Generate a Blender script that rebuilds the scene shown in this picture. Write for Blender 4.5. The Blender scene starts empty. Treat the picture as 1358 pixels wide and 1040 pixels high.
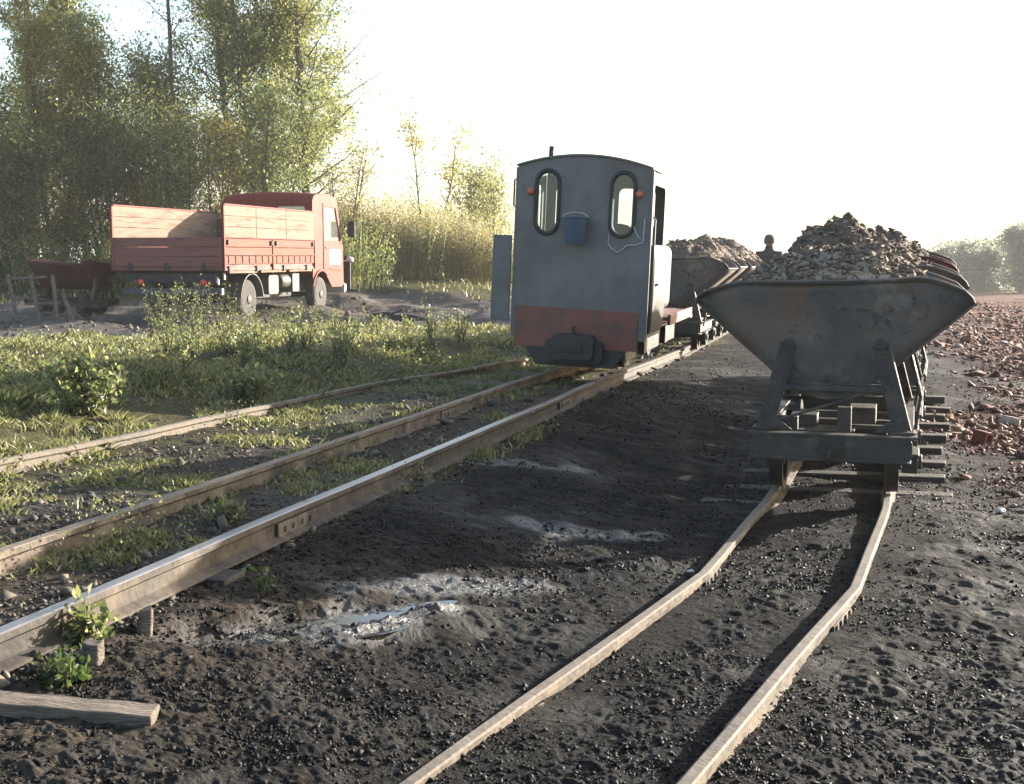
import bpy, bmesh, math, random
import numpy as np
from mathutils import Vector, Matrix, geometry
R = math.radians
sc = bpy.context.scene
C = sc.collection
# ------------------------------------------------------------------ camera
FPX, HC = 1700.0, 1.35                      # focal length in photo pixels, eye height
TH = math.atan(180.0 / FPX)                 # downward pitch
cd = bpy.data.cameras.new('camera'); cam = bpy.data.objects.new('camera', cd); C.objects.link(cam)
cam.location = (0, 0, HC); cam.rotation_euler = (math.pi / 2 - TH, 0, 0)
cd.sensor_width = 36; cd.lens = 36 * FPX / 1358; cd.clip_start = 0.05; cd.clip_end = 8000
sc.camera = cam
# ------------------------------------------------------------------ sky, sun, exposure
SUN_AZ, SUN_EL = R(54), R(14)               # azimuth from +Y towards +X
w = bpy.data.worlds.new('World'); sc.world = w; w.use_nodes = True
nt = w.node_tree; nt.nodes.clear()
sky = nt.nodes.new('ShaderNodeTexSky'); sky.sky_type = 'NISHITA'; sky.sun_disc = False
sky.sun_elevation = SUN_EL; sky.sun_rotation = SUN_AZ
sky.air_density = 1.0; sky.dust_density = 2.5; sky.ozone_density = 1.6; sky.altitude = 100
bg = nt.nodes.new('ShaderNodeBackground'); bg.inputs[1].default_value = 0.13
wo = nt.nodes.new('ShaderNodeOutputWorld')
nt.links.new(sky.outputs[0], bg.inputs[0]); nt.links.new(bg.outputs[0], wo.inputs[0])
sd = bpy.data.lights.new('sun', 'SUN'); sd.energy = 5.0; sd.angle = R(0.6); sd.color = (1, .94, .84)
so = bpy.data.objects.new('sun', sd); C.objects.link(so)
sdir = Vector((math.sin(SUN_AZ) * math.cos(SUN_EL), math.cos(SUN_AZ) * math.cos(SUN_EL), math.sin(SUN_EL)))
so.rotation_euler = sdir.to_track_quat('Z', 'Y').to_euler(); so.location = sdir * 50
vs = sc.view_settings; vs.view_transform = 'Standard'; vs.look = 'None'; vs.gamma = 1; vs.exposure = 1.75
sc.cycles.max_bounces = 8; sc.cycles.transparent_max_bounces = 12; sc.cycles.volume_bounces = 0
sc.cycles.use_denoising = True
rng = np.random.default_rng(7); random.seed(7)

def P(u, v, z):                             # photo pixel -> point at height z on the ground
    s, c = math.sin(TH), math.cos(TH)
    dx, dy, dz = u - 679, FPX * c + (520 - v) * s, -FPX * s + (520 - v) * c
    t = (z - HC) / dz
    return dx * t, dy * t
# ------------------------------------------------------------------ tagging
def tag(o, label, cat, group=None):
    o['label'] = label; o['category'] = cat
    if group: o['group'] = group
    return o
def thing(name, label, cat, loc=(0, 0, 0), rz=0, group=None):
    o = bpy.data.objects.new(name, None); C.objects.link(o); o.empty_display_size = .1
    o.location = loc; o.rotation_euler = (0, 0, rz)
    return tag(o, label, cat, group)
def structure(o): o['kind'] = 'structure'; return o
def stuff(o, label=None):
    o['kind'] = 'stuff'
    if label: o['label'] = label
    return o
def copy_tree(o, parent=None):
    c = o.copy(); C.objects.link(c)
    if parent: c.parent = parent
    for ch in KIDS.get(o, []): KIDS.setdefault(c, []).append(copy_tree(ch, c))
    return c
KIDS = {}
# ------------------------------------------------------------------ materials
def mat(name, cols, scale=6, rough=.8, metal=0, bump=.3, bscale=None, detail=8, island=False, pos=None, bdist=.02, spec=.5, roughvar=.1, stretch=None, rdist=.6, dirt=None):
    m = bpy.data.materials.new(name); m.use_nodes = True; n = m.node_tree.nodes; l = m.node_tree.links
    b = n['Principled BSDF']
    tc = n.new('ShaderNodeTexCoord'); src = tc.outputs['Object']
    if stretch:
        mp = n.new('ShaderNodeMapping'); mp.inputs['Scale'].default_value = stretch; l.new(src, mp.inputs[0]); src = mp.outputs[0]
    nz = n.new('ShaderNodeTexNoise'); nz.inputs['Scale'].default_value = scale; nz.inputs['Detail'].default_value = detail
    nz.inputs['Roughness'].default_value = rdist; l.new(src, nz.inputs['Vector'])
    fac = nz.outputs['Fac']
    if island:
        g = n.new('ShaderNodeNewGeometry'); a = n.new('ShaderNodeMath'); a.operation = 'MULTIPLY_ADD'
        l.new(g.outputs['Random Per Island'], a.inputs[0]); a.inputs[1].default_value = .6
        q = n.new('ShaderNodeMath'); q.operation = 'MULTIPLY'; q.inputs[1].default_value = .4; l.new(nz.outputs['Fac'], q.inputs[0])
        l.new(q.outputs[0], a.inputs[2]); fac = a.outputs[0]
    r = n.new('ShaderNodeValToRGB'); e = r.color_ramp.elements
    k = len(cols); pos = pos or [(.3 + .4 * i / max(1, k - 1)) if not island else (.12 + .76 * i / max(1, k - 1)) for i in range(k)]
    while len(e) < k: e.new(.5)
    for i in range(k): e[i].position = pos[i]; e[i].color = (*cols[i], 1)
    l.new(fac, r.inputs[0]); colout = r.outputs[0]
    for (dc, dsc, lo, hi, amt) in dirt or []:
        dn_ = n.new('ShaderNodeTexNoise'); dn_.inputs['Scale'].default_value = dsc; dn_.inputs['Detail'].default_value = 10; dn_.inputs['Roughness'].default_value = .7; l.new(src, dn_.inputs['Vector'])
        dm = n.new('ShaderNodeMapRange'); l.new(dn_.outputs['Fac'], dm.inputs[0]); dm.inputs[1].default_value = lo; dm.inputs[2].default_value = hi; dm.inputs[4].default_value = amt
        dx = n.new('ShaderNodeMix'); dx.data_type = 'RGBA'; l.new(colout, dx.inputs['A']); dx.inputs['B'].default_value = (*dc, 1); l.new(dm.outputs[0], dx.inputs['Factor']); colout = dx.outputs['Result']
    l.new(colout, b.inputs['Base Color'])
    b.inputs['Metallic'].default_value = metal; b.inputs['Specular IOR Level'].default_value = spec
    mr = n.new('ShaderNodeMapRange'); l.new(nz.outputs['Fac'], mr.inputs[0])
    mr.inputs[1].default_value = .3; mr.inputs[2].default_value = .7
    mr.inputs[3].default_value = max(.05, rough - roughvar); mr.inputs[4].default_value = min(1, rough + roughvar); l.new(mr.outputs[0], b.inputs['Roughness'])
    if bump:
        n2 = n.new('ShaderNodeTexNoise'); n2.inputs['Scale'].default_value = bscale or scale * 4; n2.inputs['Detail'].default_value = 6; l.new(src, n2.inputs['Vector'])
        bp = n.new('ShaderNodeBump'); bp.inputs['Strength'].default_value = bump; bp.inputs['Distance'].default_value = bdist
        l.new(n2.outputs['Fac'], bp.inputs['Height']); l.new(bp.outputs[0], b.inputs['Normal'])
    return m
def leafmat(name, cols, scale=.5, trans=.6, tint=(1.25, 1.22, .92)):
    m = mat(name, cols, scale=scale, rough=.6, bump=0, island=True, detail=3)
    n = m.node_tree.nodes; l = m.node_tree.links; b = n['Principled BSDF']; r = [x for x in n if x.bl_idname == 'ShaderNodeValToRGB'][0]
    t = n.new('ShaderNodeBsdfTranslucent'); mx = n.new('ShaderNodeMixShader'); mx.inputs[0].default_value = trans
    vm = n.new('ShaderNodeVectorMath'); vm.operation = 'MULTIPLY'; l.new(r.outputs[0], vm.inputs[0]); vm.inputs[1].default_value = tint
    l.new(vm.outputs[0], t.inputs[0]); l.new(b.outputs[0], mx.inputs[1]); l.new(t.outputs[0], mx.inputs[2])
    l.new(mx.outputs[0], n['Material Output'].inputs[0]); b.inputs['Specular IOR Level'].default_value = .6; [k_ for k_ in n if k_.bl_idname == 'ShaderNodeMapRange'][0].inputs[3].default_value = .38; [k_ for k_ in n if k_.bl_idname == 'ShaderNodeMapRange'][0].inputs[4].default_value = .55
    return m
def glassmat(name, col=(.8, .88, .9), alpha=.2):
    m = bpy.data.materials.new(name); m.use_nodes = True; n = m.node_tree.nodes; l = m.node_tree.links; n.remove(n['Principled BSDF'])
    t = n.new('ShaderNodeBsdfTransparent'); t.inputs[0].default_value = (*col, 1)
    g = n.new('ShaderNodeBsdfGlossy'); g.inputs['Roughness'].default_value = .08
    d = n.new('ShaderNodeBsdfDiffuse'); d.inputs[0].default_value = (.35, .36, .34, 1)
    a = n.new('ShaderNodeMixShader'); a.inputs[0].default_value = .5; l.new(g.outputs[0], a.inputs[1]); l.new(d.outputs[0], a.inputs[2])
    x = n.new('ShaderNodeMixShader'); x.inputs[0].default_value = alpha; l.new(t.outputs[0], x.inputs[1]); l.new(a.outputs[0], x.inputs[2])
    l.new(x.outputs[0], n['Material Output'].inputs[0]); return m
M = {}
M['rust'] = mat('dark_rust', [(.065, .059, .055), (.11, .097, .087), (.16, .12, .094), (.23, .20, .175)], 2.2, .66, .1, .22, 60, pos=[.3, .45, .58, .72], spec=.3, dirt=[((.17, .105, .07), 1.9, .46, .60, .85), ((.26, .225, .19), 6, .56, .72, .7), ((.012, .011, .011), 13, .56, .68, .7)])
M['rustred'] = mat('red_rust', [(.04, .02, .017), (.12, .036, .024), (.075, .045, .034)], 5, .65, .1, .4, 40)
M['frame'] = mat('dusty_frame_steel', [(.03, .027, .025), (.055, .046, .039), (.13, .098, .07)], 7, .6, .2, .5, 60, pos=[.3, .5, .72])
M['wheel'] = mat('oily_wheel_steel', [(.02, .019, .018), (.06, .05, .042)], 9, .5, .4, .3, 50)
M['rubblel'] = mat('rubble_load', [(.055, .038, .027), (.115, .08, .055), (.19, .138, .096), (.36, .28, .205)], 5, .9, 0, .6, 30, island=True)
M['railmud'] = mat('mud_caked_rail', [(.10, .077, .055), (.175, .135, .097), (.22, .175, .128)], 3, .75, .0, .25, 35, dirt=[((.05, .04, .032), 5, .56, .72, .7)])
M['railside'] = mat('rusty_rail_side', [(.075, .058, .043), (.17, .128, .09), (.27, .21, .15)], 5, .85, .0, .3, 30, dirt=[((.025, .021, .017), 6, .46, .62, .9)])
M['railweb'] = mat('oily_shaded_rail_web', [(.036, .028, .022), (.095, .073, .052), (.17, .132, .095)], 5, .8, 0, .3, 30, dirt=[((.02, .017, .014), 6, .46, .62, .8)])  # oily web, with the wagon shadow over this rail deepened in its colour
M['railtop'] = mat('worn_rail_head', [(.22, .20, .185), (.34, .31, .28)], 8, .34, .55, .15, 60)
M['oldwood'] = mat('weathered_wood', [(.07, .055, .042), (.15, .115, .085), (.22, .18, .14)], 6, .85, 0, .6, 30, stretch=(1, 6, 6))
M['sleeper'] = mat('dirty_sleeper', [(.035, .03, .026), (.08, .065, .05)], 6, .8, .1, .6, 30)
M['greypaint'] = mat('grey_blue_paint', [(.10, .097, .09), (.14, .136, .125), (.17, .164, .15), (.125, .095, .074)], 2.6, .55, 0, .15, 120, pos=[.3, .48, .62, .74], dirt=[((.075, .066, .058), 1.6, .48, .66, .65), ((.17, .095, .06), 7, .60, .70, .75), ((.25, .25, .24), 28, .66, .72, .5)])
M['redpaint'] = mat('dirty_red_paint', [(.11, .05, .038), (.22, .068, .042), (.12, .075, .06)], 4, .6, 0, .3, 60, dirt=[((.06, .052, .046), 3, .48, .66, .75), ((.12, .09, .07), 12, .6, .72, .6)])
M['oily'] = mat('oily_black_steel', [(.018, .018, .019), (.045, .042, .04)], 6, .5, .2, .4, 40)
M['black'] = mat('black_rubber', [(.015, .015, .015), (.03, .03, .03)], 8, .6, 0, .1)
M['sungrey'] = mat('sun_toned_side_grey', [(.055, .053, .048), (.085, .08, .07)], 3, .6, 0, .1, dirt=[((.07, .06, .05), 5, .52, .68, .7)])  # same grey paint as the cab, colour toned apart for its sunlit side
M['blue'] = mat('blue_plastic', [(.04, .068, .11), (.06, .098, .155)], 5, .6, 0, .1, dirt=[((.07, .07, .07), 9, .5, .7, .6)])
M['amber'] = mat('amber_lens', [(.50, .11, .04), (.58, .15, .06)], 10, .3, 0, 0)
M['redlens'] = mat('red_lens', [(.75, .05, .03), (.8, .07, .04)], 10, .25, 0, 0)
M['wire'] = mat('pale_cable', [(.4, .4, .4), (.55, .55, .52)], 10, .5, 0, 0)
M['chalk'] = mat('white_paint', [(.45, .42, .38), (.6, .57, .53)], 6, .5, 0, .1)
M['truckred'] = mat('faded_truck_red', [(.155, .018, .008), (.20, .027, .013), (.19, .04, .022)], 2.5, .55, 0, .08, 60, spec=.2, dirt=[((.13, .085, .06), 3, .55, .72, .6)])
M['bedred'] = mat('faded_bed_red', [(.15, .038, .021), (.20, .06, .036), (.24, .11, .07)], 3, .7, 0, .2, 50, stretch=(1, .4, 3), spec=.2, dirt=[((.10, .06, .042), 2, .5, .66, .7), ((.26, .19, .14), 7, .58, .7, .6)])
M['bedwood'] = mat('pinkish_bare_boards', [(.21, .14, .098), (.27, .195, .14), (.18, .095, .06)], 4, .8, 0, .25, 40, stretch=(1, .5, 4), spec=.2, dirt=[((.13, .075, .05), 2.2, .5, .68, .75), ((.3, .25, .2), 8, .6, .72, .6)])
M['bedend'] = mat('dark_red_tailboard', [(.13, .045, .036), (.21, .075, .055), (.10, .05, .04)], 3, .7, 0, .25, 40, stretch=(.5, 1, 4))
M['tyre'] = mat('dusty_tyre', [(.02, .02, .02), (.05, .045, .04), (.085, .075, .065)], 7, .85, 0, .3, 60)
M['chassis'] = mat('dark_chassis', [(.014, .015, .017), (.04, .04, .04)], 5, .7, .1, .3)
M['tank'] = mat('dusty_tank', [(.07, .06, .05), (.125, .11, .09)], 5, .6, .1, .2)
M['bluegrey'] = mat('bluish_bumper', [(.035, .042, .05), (.055, .065, .075)], 5, .6, 0, .2)
M['bark'] = mat('bark', [(.045, .04, .032), (.11, .095, .075), (.06, .055, .045)], 8, .9, 0, .8, 40, stretch=(3, 3, .6))
M['glass'] = glassmat('dusty_glass', alpha=.09)
M['glassdark'] = glassmat('truck_glass', (.55, .6, .6), .45)
M['soil'] = mat('soil_clods', [(.03, .024, .018), (.06, .047, .035), (.11, .088, .064), (.20, .16, .12)], 3, .9, 0, 0, island=True)
M['brick'] = mat('orange_brick', [(.14, .04, .024), (.20, .065, .04)], 12, .85, 0, .5, 60)
M['pale'] = mat('pale_block', [(.24, .20, .165), (.36, .31, .26)], 6, .85, 0, .5)
M['chips'] = mat('brick_chips', [(.03, .02, .016), (.09, .042, .028), (.18, .075, .048), (.24, .14, .095), (.40, .32, .25)], 3, .85, 0, 0, island=True)
M['clod'] = mat('cinder_clods', [(.0045, .0045, .005), (.009, .0085, .0083), (.018, .0153, .0130), (.06, .048, .037), (.28, .24, .20)], 3, .6, 0, 0, island=True, pos=[.1, .42, .64, .82, .95], spec=.12)
LEAF = dict(
    dark=leafmat('dark_green_leaves', [(.035, .055, .026), (.08, .11, .042), (.165, .175, .06), (.30, .24, .08)]),
    olive=leafmat('olive_leaves', [(.05, .08, .036), (.12, .16, .065), (.22, .25, .10), (.36, .31, .12)]),
    yellow=leafmat('autumn_yellow_leaves', [(.12, .13, .045), (.28, .26, .09), (.46, .38, .13), (.52, .36, .11)]),
    pale=leafmat('pale_green_leaves', [(.085, .11, .05), (.18, .215, .09), (.31, .305, .135), (.44, .375, .17)]),
    straw=leafmat('straw_leaves', [(.13, .115, .07), (.27, .238, .14), (.39, .345, .215), (.47, .405, .275)], scale=1.2),
    rusty=leafmat('rusty_leaves', [(.08, .045, .018), (.17, .085, .03), (.22, .14, .05)]),
    far=leafmat('haze_paled_leaves', [(.15, .17, .155), (.21, .23, .205), (.26, .275, .24)]),  # distance haze mixed into the pale leaf colour
    grass=leafmat('grass_blades', [(.075, .088, .036), (.16, .168, .066), (.27, .26, .115), (.44, .37, .22)], scale=1.3, trans=.4),
    weed=leafmat('weed_leaves', [(.055, .08, .035), (.125, .152, .066), (.25, .265, .12), (.40, .345, .20)], scale=3),
    lush=leafmat('bright_leaves', [(.03, .05, .018), (.06, .095, .03), (.13, .15, .045)], scale=6),
)
# ------------------------------------------------------------------ mesh builders
def npmesh(name, v, f, m, parent=None, smooth=False, k=4):
    v = np.ascontiguousarray(v, np.float32); f = np.ascontiguousarray(f, np.int32)
    me = bpy.data.meshes.new(name); me.vertices.add(len(v)); me.vertices.foreach_set('co', v.ravel())
    nf = len(f); me.loops.add(nf * k); me.polygons.add(nf)
    me.polygons.foreach_set('loop_start', np.arange(0, nf * k, k, dtype=np.int32))
    me.polygons.foreach_set('loop_total', np.full(nf, k, np.int32)); me.loops.foreach_set('vertex_index', f.ravel())
    me.update(calc_edges=True); me.validate()
    if smooth: me.polygons.foreach_set('use_smooth', np.ones(nf, bool))
    me.materials.append(m)
    o = bpy.data.objects.new(name, me); C.objects.link(o)
    if parent: o.parent = parent; KIDS.setdefault(parent, []).append(o)
    return o
class MB:
    def __init__(s): s.v = []; s.f = []; s.mi = []; s.m = 0
    def add(s, vs, fs, T=None):
        k = len(s.v)
        for p in vs:
            p = Vector(p); s.v.append(T @ p if T else p)
        for f in fs: s.f.append([i + k for i in f]); s.mi.append(s.m)
        return s
    def box(s, x0, x1, y0, y1, z0, z1, T=None):
        return s.add([(x, y, z) for z in (z0, z1) for y in (y0, y1) for x in (x0, x1)],
                     [(0, 2, 3, 1), (4, 5, 7, 6), (0, 1, 5, 4), (2, 6, 7, 3), (0, 4, 6, 2), (1, 3, 7, 5)], T)
    def bar(s, p0, p1, wd, hh, up=(0, 0, 1)):
        p0, p1 = Vector(p0), Vector(p1); d = (p1 - p0).normalized(); a = d.cross(Vector(up))
        if a.length < 1e-4: a = d.cross(Vector((1, 0, 0)))
        a.normalize(); b = a.cross(d)
        vs = [p + a * i * wd / 2 + b * j * hh / 2 for p in (p0, p1) for j in (-1, 1) for i in (-1, 1)]
        return s.add(vs, [(0, 2, 3, 1), (4, 5, 7, 6), (0, 1, 5, 4), (2, 6, 7, 3), (0, 4, 6, 2), (1, 3, 7, 5)])
    def tube(s, pts, r, n=8, closed=False):
        pts = [Vector(p) for p in pts]; N = len(pts); rs = r if isinstance(r, (list, tuple)) else [r] * N
        vs, fs = [], []; a = None
        for i, p in enumerate(pts):
            if closed: d = pts[(i + 1) % N] - pts[i - 1]
            else: d = pts[min(i + 1, N - 1)] - pts[max(i - 1, 0)]
            d = d.normalized() if d.length > 1e-9 else Vector((0, 0, 1))
            if a is None: a = d.orthogonal().normalized()
            a = (a - d * a.dot(d)); a = a.normalized() if a.length > 1e-6 else d.orthogonal().normalized()
            b = d.cross(a)
            for k in range(n):
                t = 2 * math.pi * k / n; vs.append(p + (a * math.cos(t) + b * math.sin(t)) * rs[i])
        for i in range(N if closed else N - 1):
            j = (i + 1) % N
            for k in range(n): fs.append((i * n + k, i * n + (k + 1) % n, j * n + (k + 1) % n, j * n + k))
        if not closed: fs += [tuple(range(n))[::-1], tuple(range((N - 1) * n, N * n))]
        return s.add(vs, fs)
    def lathe(s, prof, o, ax, n=28):         # prof: (radius, offset along axis)
        o, ax = Vector(o), Vector(ax).normalized(); a = ax.orthogonal().normalized(); b = ax.cross(a); vs, fs = [], []
        for r, t in prof:
            for k in range(n):
                q = 2 * math.pi * k / n; vs.append(o + ax * t + (a * math.cos(q) + b * math.sin(q)) * r)
        for i in range(len(prof) - 1):
            for k in range(n): fs.append((i * n + k, i * n + (k + 1) % n, (i + 1) * n + (k + 1) % n, (i + 1) * n + k))
        fs += [tuple(range(n))[::-1], tuple(range((len(prof) - 1) * n, len(prof) * n))]
        return s.add(vs, fs)
    def plate(s, outline, holes, axis, a, b, T=None):   # outline in the two remaining axes
        loops = [outline] + list(holes); flat = [p for lp in loops for p in lp]
        tris = geometry.tessellate_polygon([[Vector((p[0], p[1], 0)) for p in lp] for lp in loops])
        def mk(p, t): return {'x': (t, p[0], p[1]), 'y': (p[0], t, p[1]), 'z': (p[0], p[1], t)}[axis]
        n = len(flat); vs = [mk(p, a) for p in flat] + [mk(p, b) for p in flat]
        fs = [tuple(t) for t in tris] + [tuple(i + n for i in t[::-1]) for t in tris]; k = 0
        for lp in loops:
            for i in range(len(lp)):
                j = (i + 1) % len(lp); fs.append((k + i, k + j, k + j + n, k + i + n))
            k += len(lp)
        return s.add(vs, fs, T)
    def build(s, name, m, parent=None, bevel=0, smooth=35, seg=2):
        me = bpy.data.meshes.new(name); me.from_pydata([tuple(p) for p in s.v], [], s.f)
        ms = m if isinstance(m, list) else [m]
        for x in ms: me.materials.append(x)
        if len(ms) > 1: me.polygons.foreach_set('material_index', np.array(s.mi, np.int32))
        bm = bmesh.new(); bm.from_mesh(me); bmesh.ops.recalc_face_normals(bm, faces=bm.faces); bm.to_mesh(me); bm.free()
        if smooth:
            me.polygons.foreach_set('use_smooth', np.ones(len(me.polygons), bool)); me.set_sharp_from_angle(angle=R(smooth))
        o = bpy.data.objects.new(name, me); C.objects.link(o)
        if bevel:
            b = o.modifiers.new('bevel', 'BEVEL'); b.width = bevel; b.segments = seg; b.limit_method = 'ANGLE'; b.angle_limit = R(40)
        if parent: o.parent = parent; KIDS.setdefault(parent, []).append(o)
        return o
def arc(cx, cy, r, a0, a1, n): return [(cx + r * math.cos(R(a0 + (a1 - a0) * i / n)), cy + r * math.sin(R(a0 + (a1 - a0) * i / n))) for i in range(n + 1)]
def stadium(cx, cy, wd, hh, n=8):
    r = wd / 2; k = hh / 2 - r
    return arc(cx, cy + k, r, 0, 180, n) + arc(cx, cy - k, r, 180, 360, n)
def rrect(x0, x1, y0, y1, r, n=4):
    return arc(x1 - r, y1 - r, r, 0, 90, n) + arc(x0 + r, y1 - r, r, 90, 180, n) + arc(x0 + r, y0 + r, r, 180, 270, n) + arc(x1 - r, y0 + r, r, 270, 360, n)
# ------------------------------------------------------------------ noise
def _h(ix, iy, seed):
    h = (ix * 374761393 + iy * 668265263 + seed * 974711) & 0xffffffff
    h = ((h ^ (h >> 13)) * 1274126177) & 0xffffffff
    h = ((h ^ (h >> 16)) * 461845907) & 0xffffffff
    return ((h ^ (h >> 15)) & 0xffff) / 65535.0
def vn(x, y, seed=0):
    x = np.asarray(x, float); y = np.asarray(y, float)
    ix = np.floor(x).astype(np.int64); iy = np.floor(y).astype(np.int64); fx = x - ix; fy = y - iy
    fx = fx * fx * (3 - 2 * fx); fy = fy * fy * (3 - 2 * fy)
    a = _h(ix, iy, seed); b = _h(ix + 1, iy, seed); c = _h(ix, iy + 1, seed); d = _h(ix + 1, iy + 1, seed)
    return (a + (b - a) * fx) * (1 - fy) + (c + (d - c) * fx) * fy
def ss(a, b, x): t = np.clip((x - a) / (b - a), 0, 1); return t * t * (3 - 2 * t)
def rotn(x, y, s, seed): ca, sa = math.cos(seed * 1.3), math.sin(seed * 1.3); return vn((x * ca - y * sa) / s, (x * sa + y * ca) / s, seed) - .5
# ------------------------------------------------------------------ layout of the three tracks
def xR(y): y = np.asarray(y, float); return np.where(y < 9.19, -.95 + .299 * (y - 4.81), .36 + .265 * (y - 9.19))
def zmain(y): return np.interp(y, [0, 10, 16, 24, 60], [.35, .35, .22, .18, .18])
def xN(y): y = np.asarray(y, float); return np.where(y < 4.89, 1.035 + .49 * (y - 4.89), np.where(y < 6.4, 1.035 + .365 * (y - 4.89), 1.586 + .322 * (y - 6.4)))
def znear(y): return .10 + .027 * np.clip(np.asarray(y, float) - 7, 0, 8)
def x3(y): return -2.58 + .362 * (np.asarray(y, float) - 6.38)
def ylow(x): return np.interp(x, [-14, -7.2, -6.4, -5.9, -2, 2], [12, 14.0, 16.0, 23.5, 24.5, 23.5])
def yhigh(x): return np.interp(x, [-20, -8, -5.5, 0, 3], [30, 36, 40, 34, 31])
def masks(x, y):
    n1 = rotn(x, y, 1.6, 3) + .5 * rotn(x, y, .5, 4) + .25 * rotn(x, y, .17, 5)
    s = (x - xR(y)) * .957; t = (x - x3(y)) * .94
    mud = ss(-.8, .8, (y - ylow(x)) + n1 * 2) * ss(-.8, .8, (yhigh(x) - y) + n1 * 2) * ss(1.0, -.6, s)
    g = np.zeros_like(s); pz = rotn(x, y, 1.1, 71) + .6 * rotn(x, y, .4, 72)
    g = np.maximum(g, ss(.15, -.35, t + n1 * .35) * (.35 + .65 * ss(-.38, -.05, pz)))                                  # left of the old rail
    g = np.maximum(g, .85 * ss(-.02, .45, n1 + .13 - .2 * ss(8, 4.5, y)) * ss(-.55, -.8, s))   # patchy strip
    g = np.maximum(g, .7 * ss(.12, .45, n1 + .05) * ss(-.1, -.2, s) * ss(-.62, -.5, s))       # between the rails
    g = np.maximum(g, ss(9, 10.5, y) * ss(-.2, -.5, s) * .9)
    g = np.maximum(g, .6 * ss(.15, .4, n1) * ss(.25, .1, s))
    g = np.maximum(g, ss(-1, 1, y - yhigh(x) + 1 + 2 * n1)) * (1 - mud) * ss(.4, .1, s)
    rub = ss(-.3, 1.5, (x - xN(y)) - .40 - .9 * ss(10, 6.5, y) + n1 * 1.6) * ss(5.6, 8, y)
    return s, t, g, mud, rub, n1
PUD = [(-.67, 3.96, .34, .085, .5, .165), (-.50, 4.18, .26, .07, .5, .155)]
def terrain(x, y, cell=None, full=False):
    x = np.asarray(x, float); y = np.asarray(y, float)
    s, t, g, mud, rub, n1 = masks(x, y)
    cell = .02 if cell is None else cell
    def oc(sc_, amp, seed): return amp * rotn(x, y, sc_, seed) * np.clip(sc_ / (2.2 * cell) - .6, 0, 1)
    zl = zmain(y) - np.where(s < -.02, .085, .108)
    zl = np.where(t < 0, zl + (.20 + .22 * rotn(x, y, 1.3, 27) + .10 * rotn(x, y, .6, 28)) * ss(0, -1.2, t) * ss(20, 14, y) * ss(-7.2, -5.4, x), zl)
    zl = zl * (1 - .8 * mud)
    zr = .058 + .027 * np.clip(y - 7, 0, 8) * ss(2.5, .8, np.abs(x - xN(y))) + .010 * np.clip(y - 7, 0, 8) * ss(.8, 2.5, np.abs(x - xN(y))) - .06 * ss(6, 7.5, y)
    dn = np.abs(x - xN(y))
    zr = zr - .03 * ss(.5, .9, dn)
    e = ss(1.55, .05, s + n1 * .25)
    z = zl * e + zr * (1 - e)
    big = oc(1.9, .05, 11) + oc(.8, .025, 12)
    lump = oc(.36, .018, 13) + oc(.17, .010, 14) + oc(.085, .008, 15) + oc(.045, .008, 16) + oc(.024, .009, 17) + oc(.013, .008, 19)
    # coarse clods: sharpened
    n = oc(.12, 1, 18); lump = lump + .007 * np.maximum(n - .1, 0) / .42; n = oc(.05, 1, 20); lump = lump + .009 * np.maximum(n - .08, 0) / .42
    near_rail = np.minimum(np.abs(dn - .3), 9) ; calm = .22 + .78 * ss(.04, .28, near_rail)
    inrails = ss(.12, .25, np.abs(s + .31) - .31)
    z = z + big * (.5 + .5 * inrails) * (.5 + .5 * ss(.2, .6, dn)) + lump * (1 - .45 * mud) * calm * (.55 + .45 * inrails)
    # ruts in the muddy road
    z = z + mud * .09 * np.sin((x * .9 + y * .45) * 2.2 + 2 * n1) * np.clip(1 - cell, 0, 1)
    z = z + mud * (oc(1.5, .14, 26) + oc(.7, .10, 24) + oc(.3, .06, 25))
    for (px, py, a, b, ang, wz) in PUD:
        dx, dy = x - px, y - py; ca, sa = math.cos(ang), math.sin(ang)
        q = np.sqrt(((dx * ca + dy * sa) / a) ** 2 + ((-dx * sa + dy * ca) / b) ** 2)
        k = ss(2.0, .8, q + n1 * .5) * ss(.10, .25, s); st = .026 * (vn((dx * ca + dy * sa) / .16, (-dx * sa + dy * ca) / .035, 33) - .5); z = z * (1 - k) + k * (wz + st + lump * .8)
    rp = ss(2.6, 1.2, np.sqrt(((x + 9.0) / 1.6) ** 2 + ((y - 20.5) / 1.8) ** 2))
    z = z * (1 - rp) + rp * (.02 + lump * .7 + big * .3)
    z = z + .62 * ss(33, 42, y) * ss(3, -2, x)
    # beyond the edge of the yard the land drops away
    crest = 37 + .9 * n1
    z = z + .12 * ss(1.2, 5, x - xN(y)) * ss(7, 12, y)
    z = z - 2.8 * ss(0, 14, y - crest) * ss(-4, 3, x)
    r = np.hypot(x, y); z = np.where(r > 120, -2.3 + 0 * z, z)
    if full:
        wet = np.zeros_like(s)
        for (px, py, a, b, ang, wz) in PUD + [(-.26, 4.6, .32, .06, .45, 0), (.38, 5.75, .24, .07, .2, 0), (-.02, 7.0, .35, .08, .3, 0), (-7.6, 18.5, 1.6, 1.2, .3, 0), (-9.5, 21, 2.6, 1.3, .2, 0)]:
            dx, dy = x - px, y - py; ca, sa = math.cos(ang), math.sin(ang)
            q = np.sqrt(((dx * ca + dy * sa) / a) ** 2 + ((-dx * sa + dy * ca) / b) ** 2)
            wet = np.maximum(wet, ss(1.9, .7, q + n1 * .9 + 1.2 * rotn(x, y, .12, 35)))
        return z, g, mud, rub, wet
    return z
def H(x, y): return float(terrain(np.array([x]), np.array([y]), .15)[0])
def PG(u, v):                               # photo pixel -> point on the terrain
    z = .1
    for _ in range(14): x, y = P(u, v, z); z = .5 * z + .5 * H(x, y)
    return x, y
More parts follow.
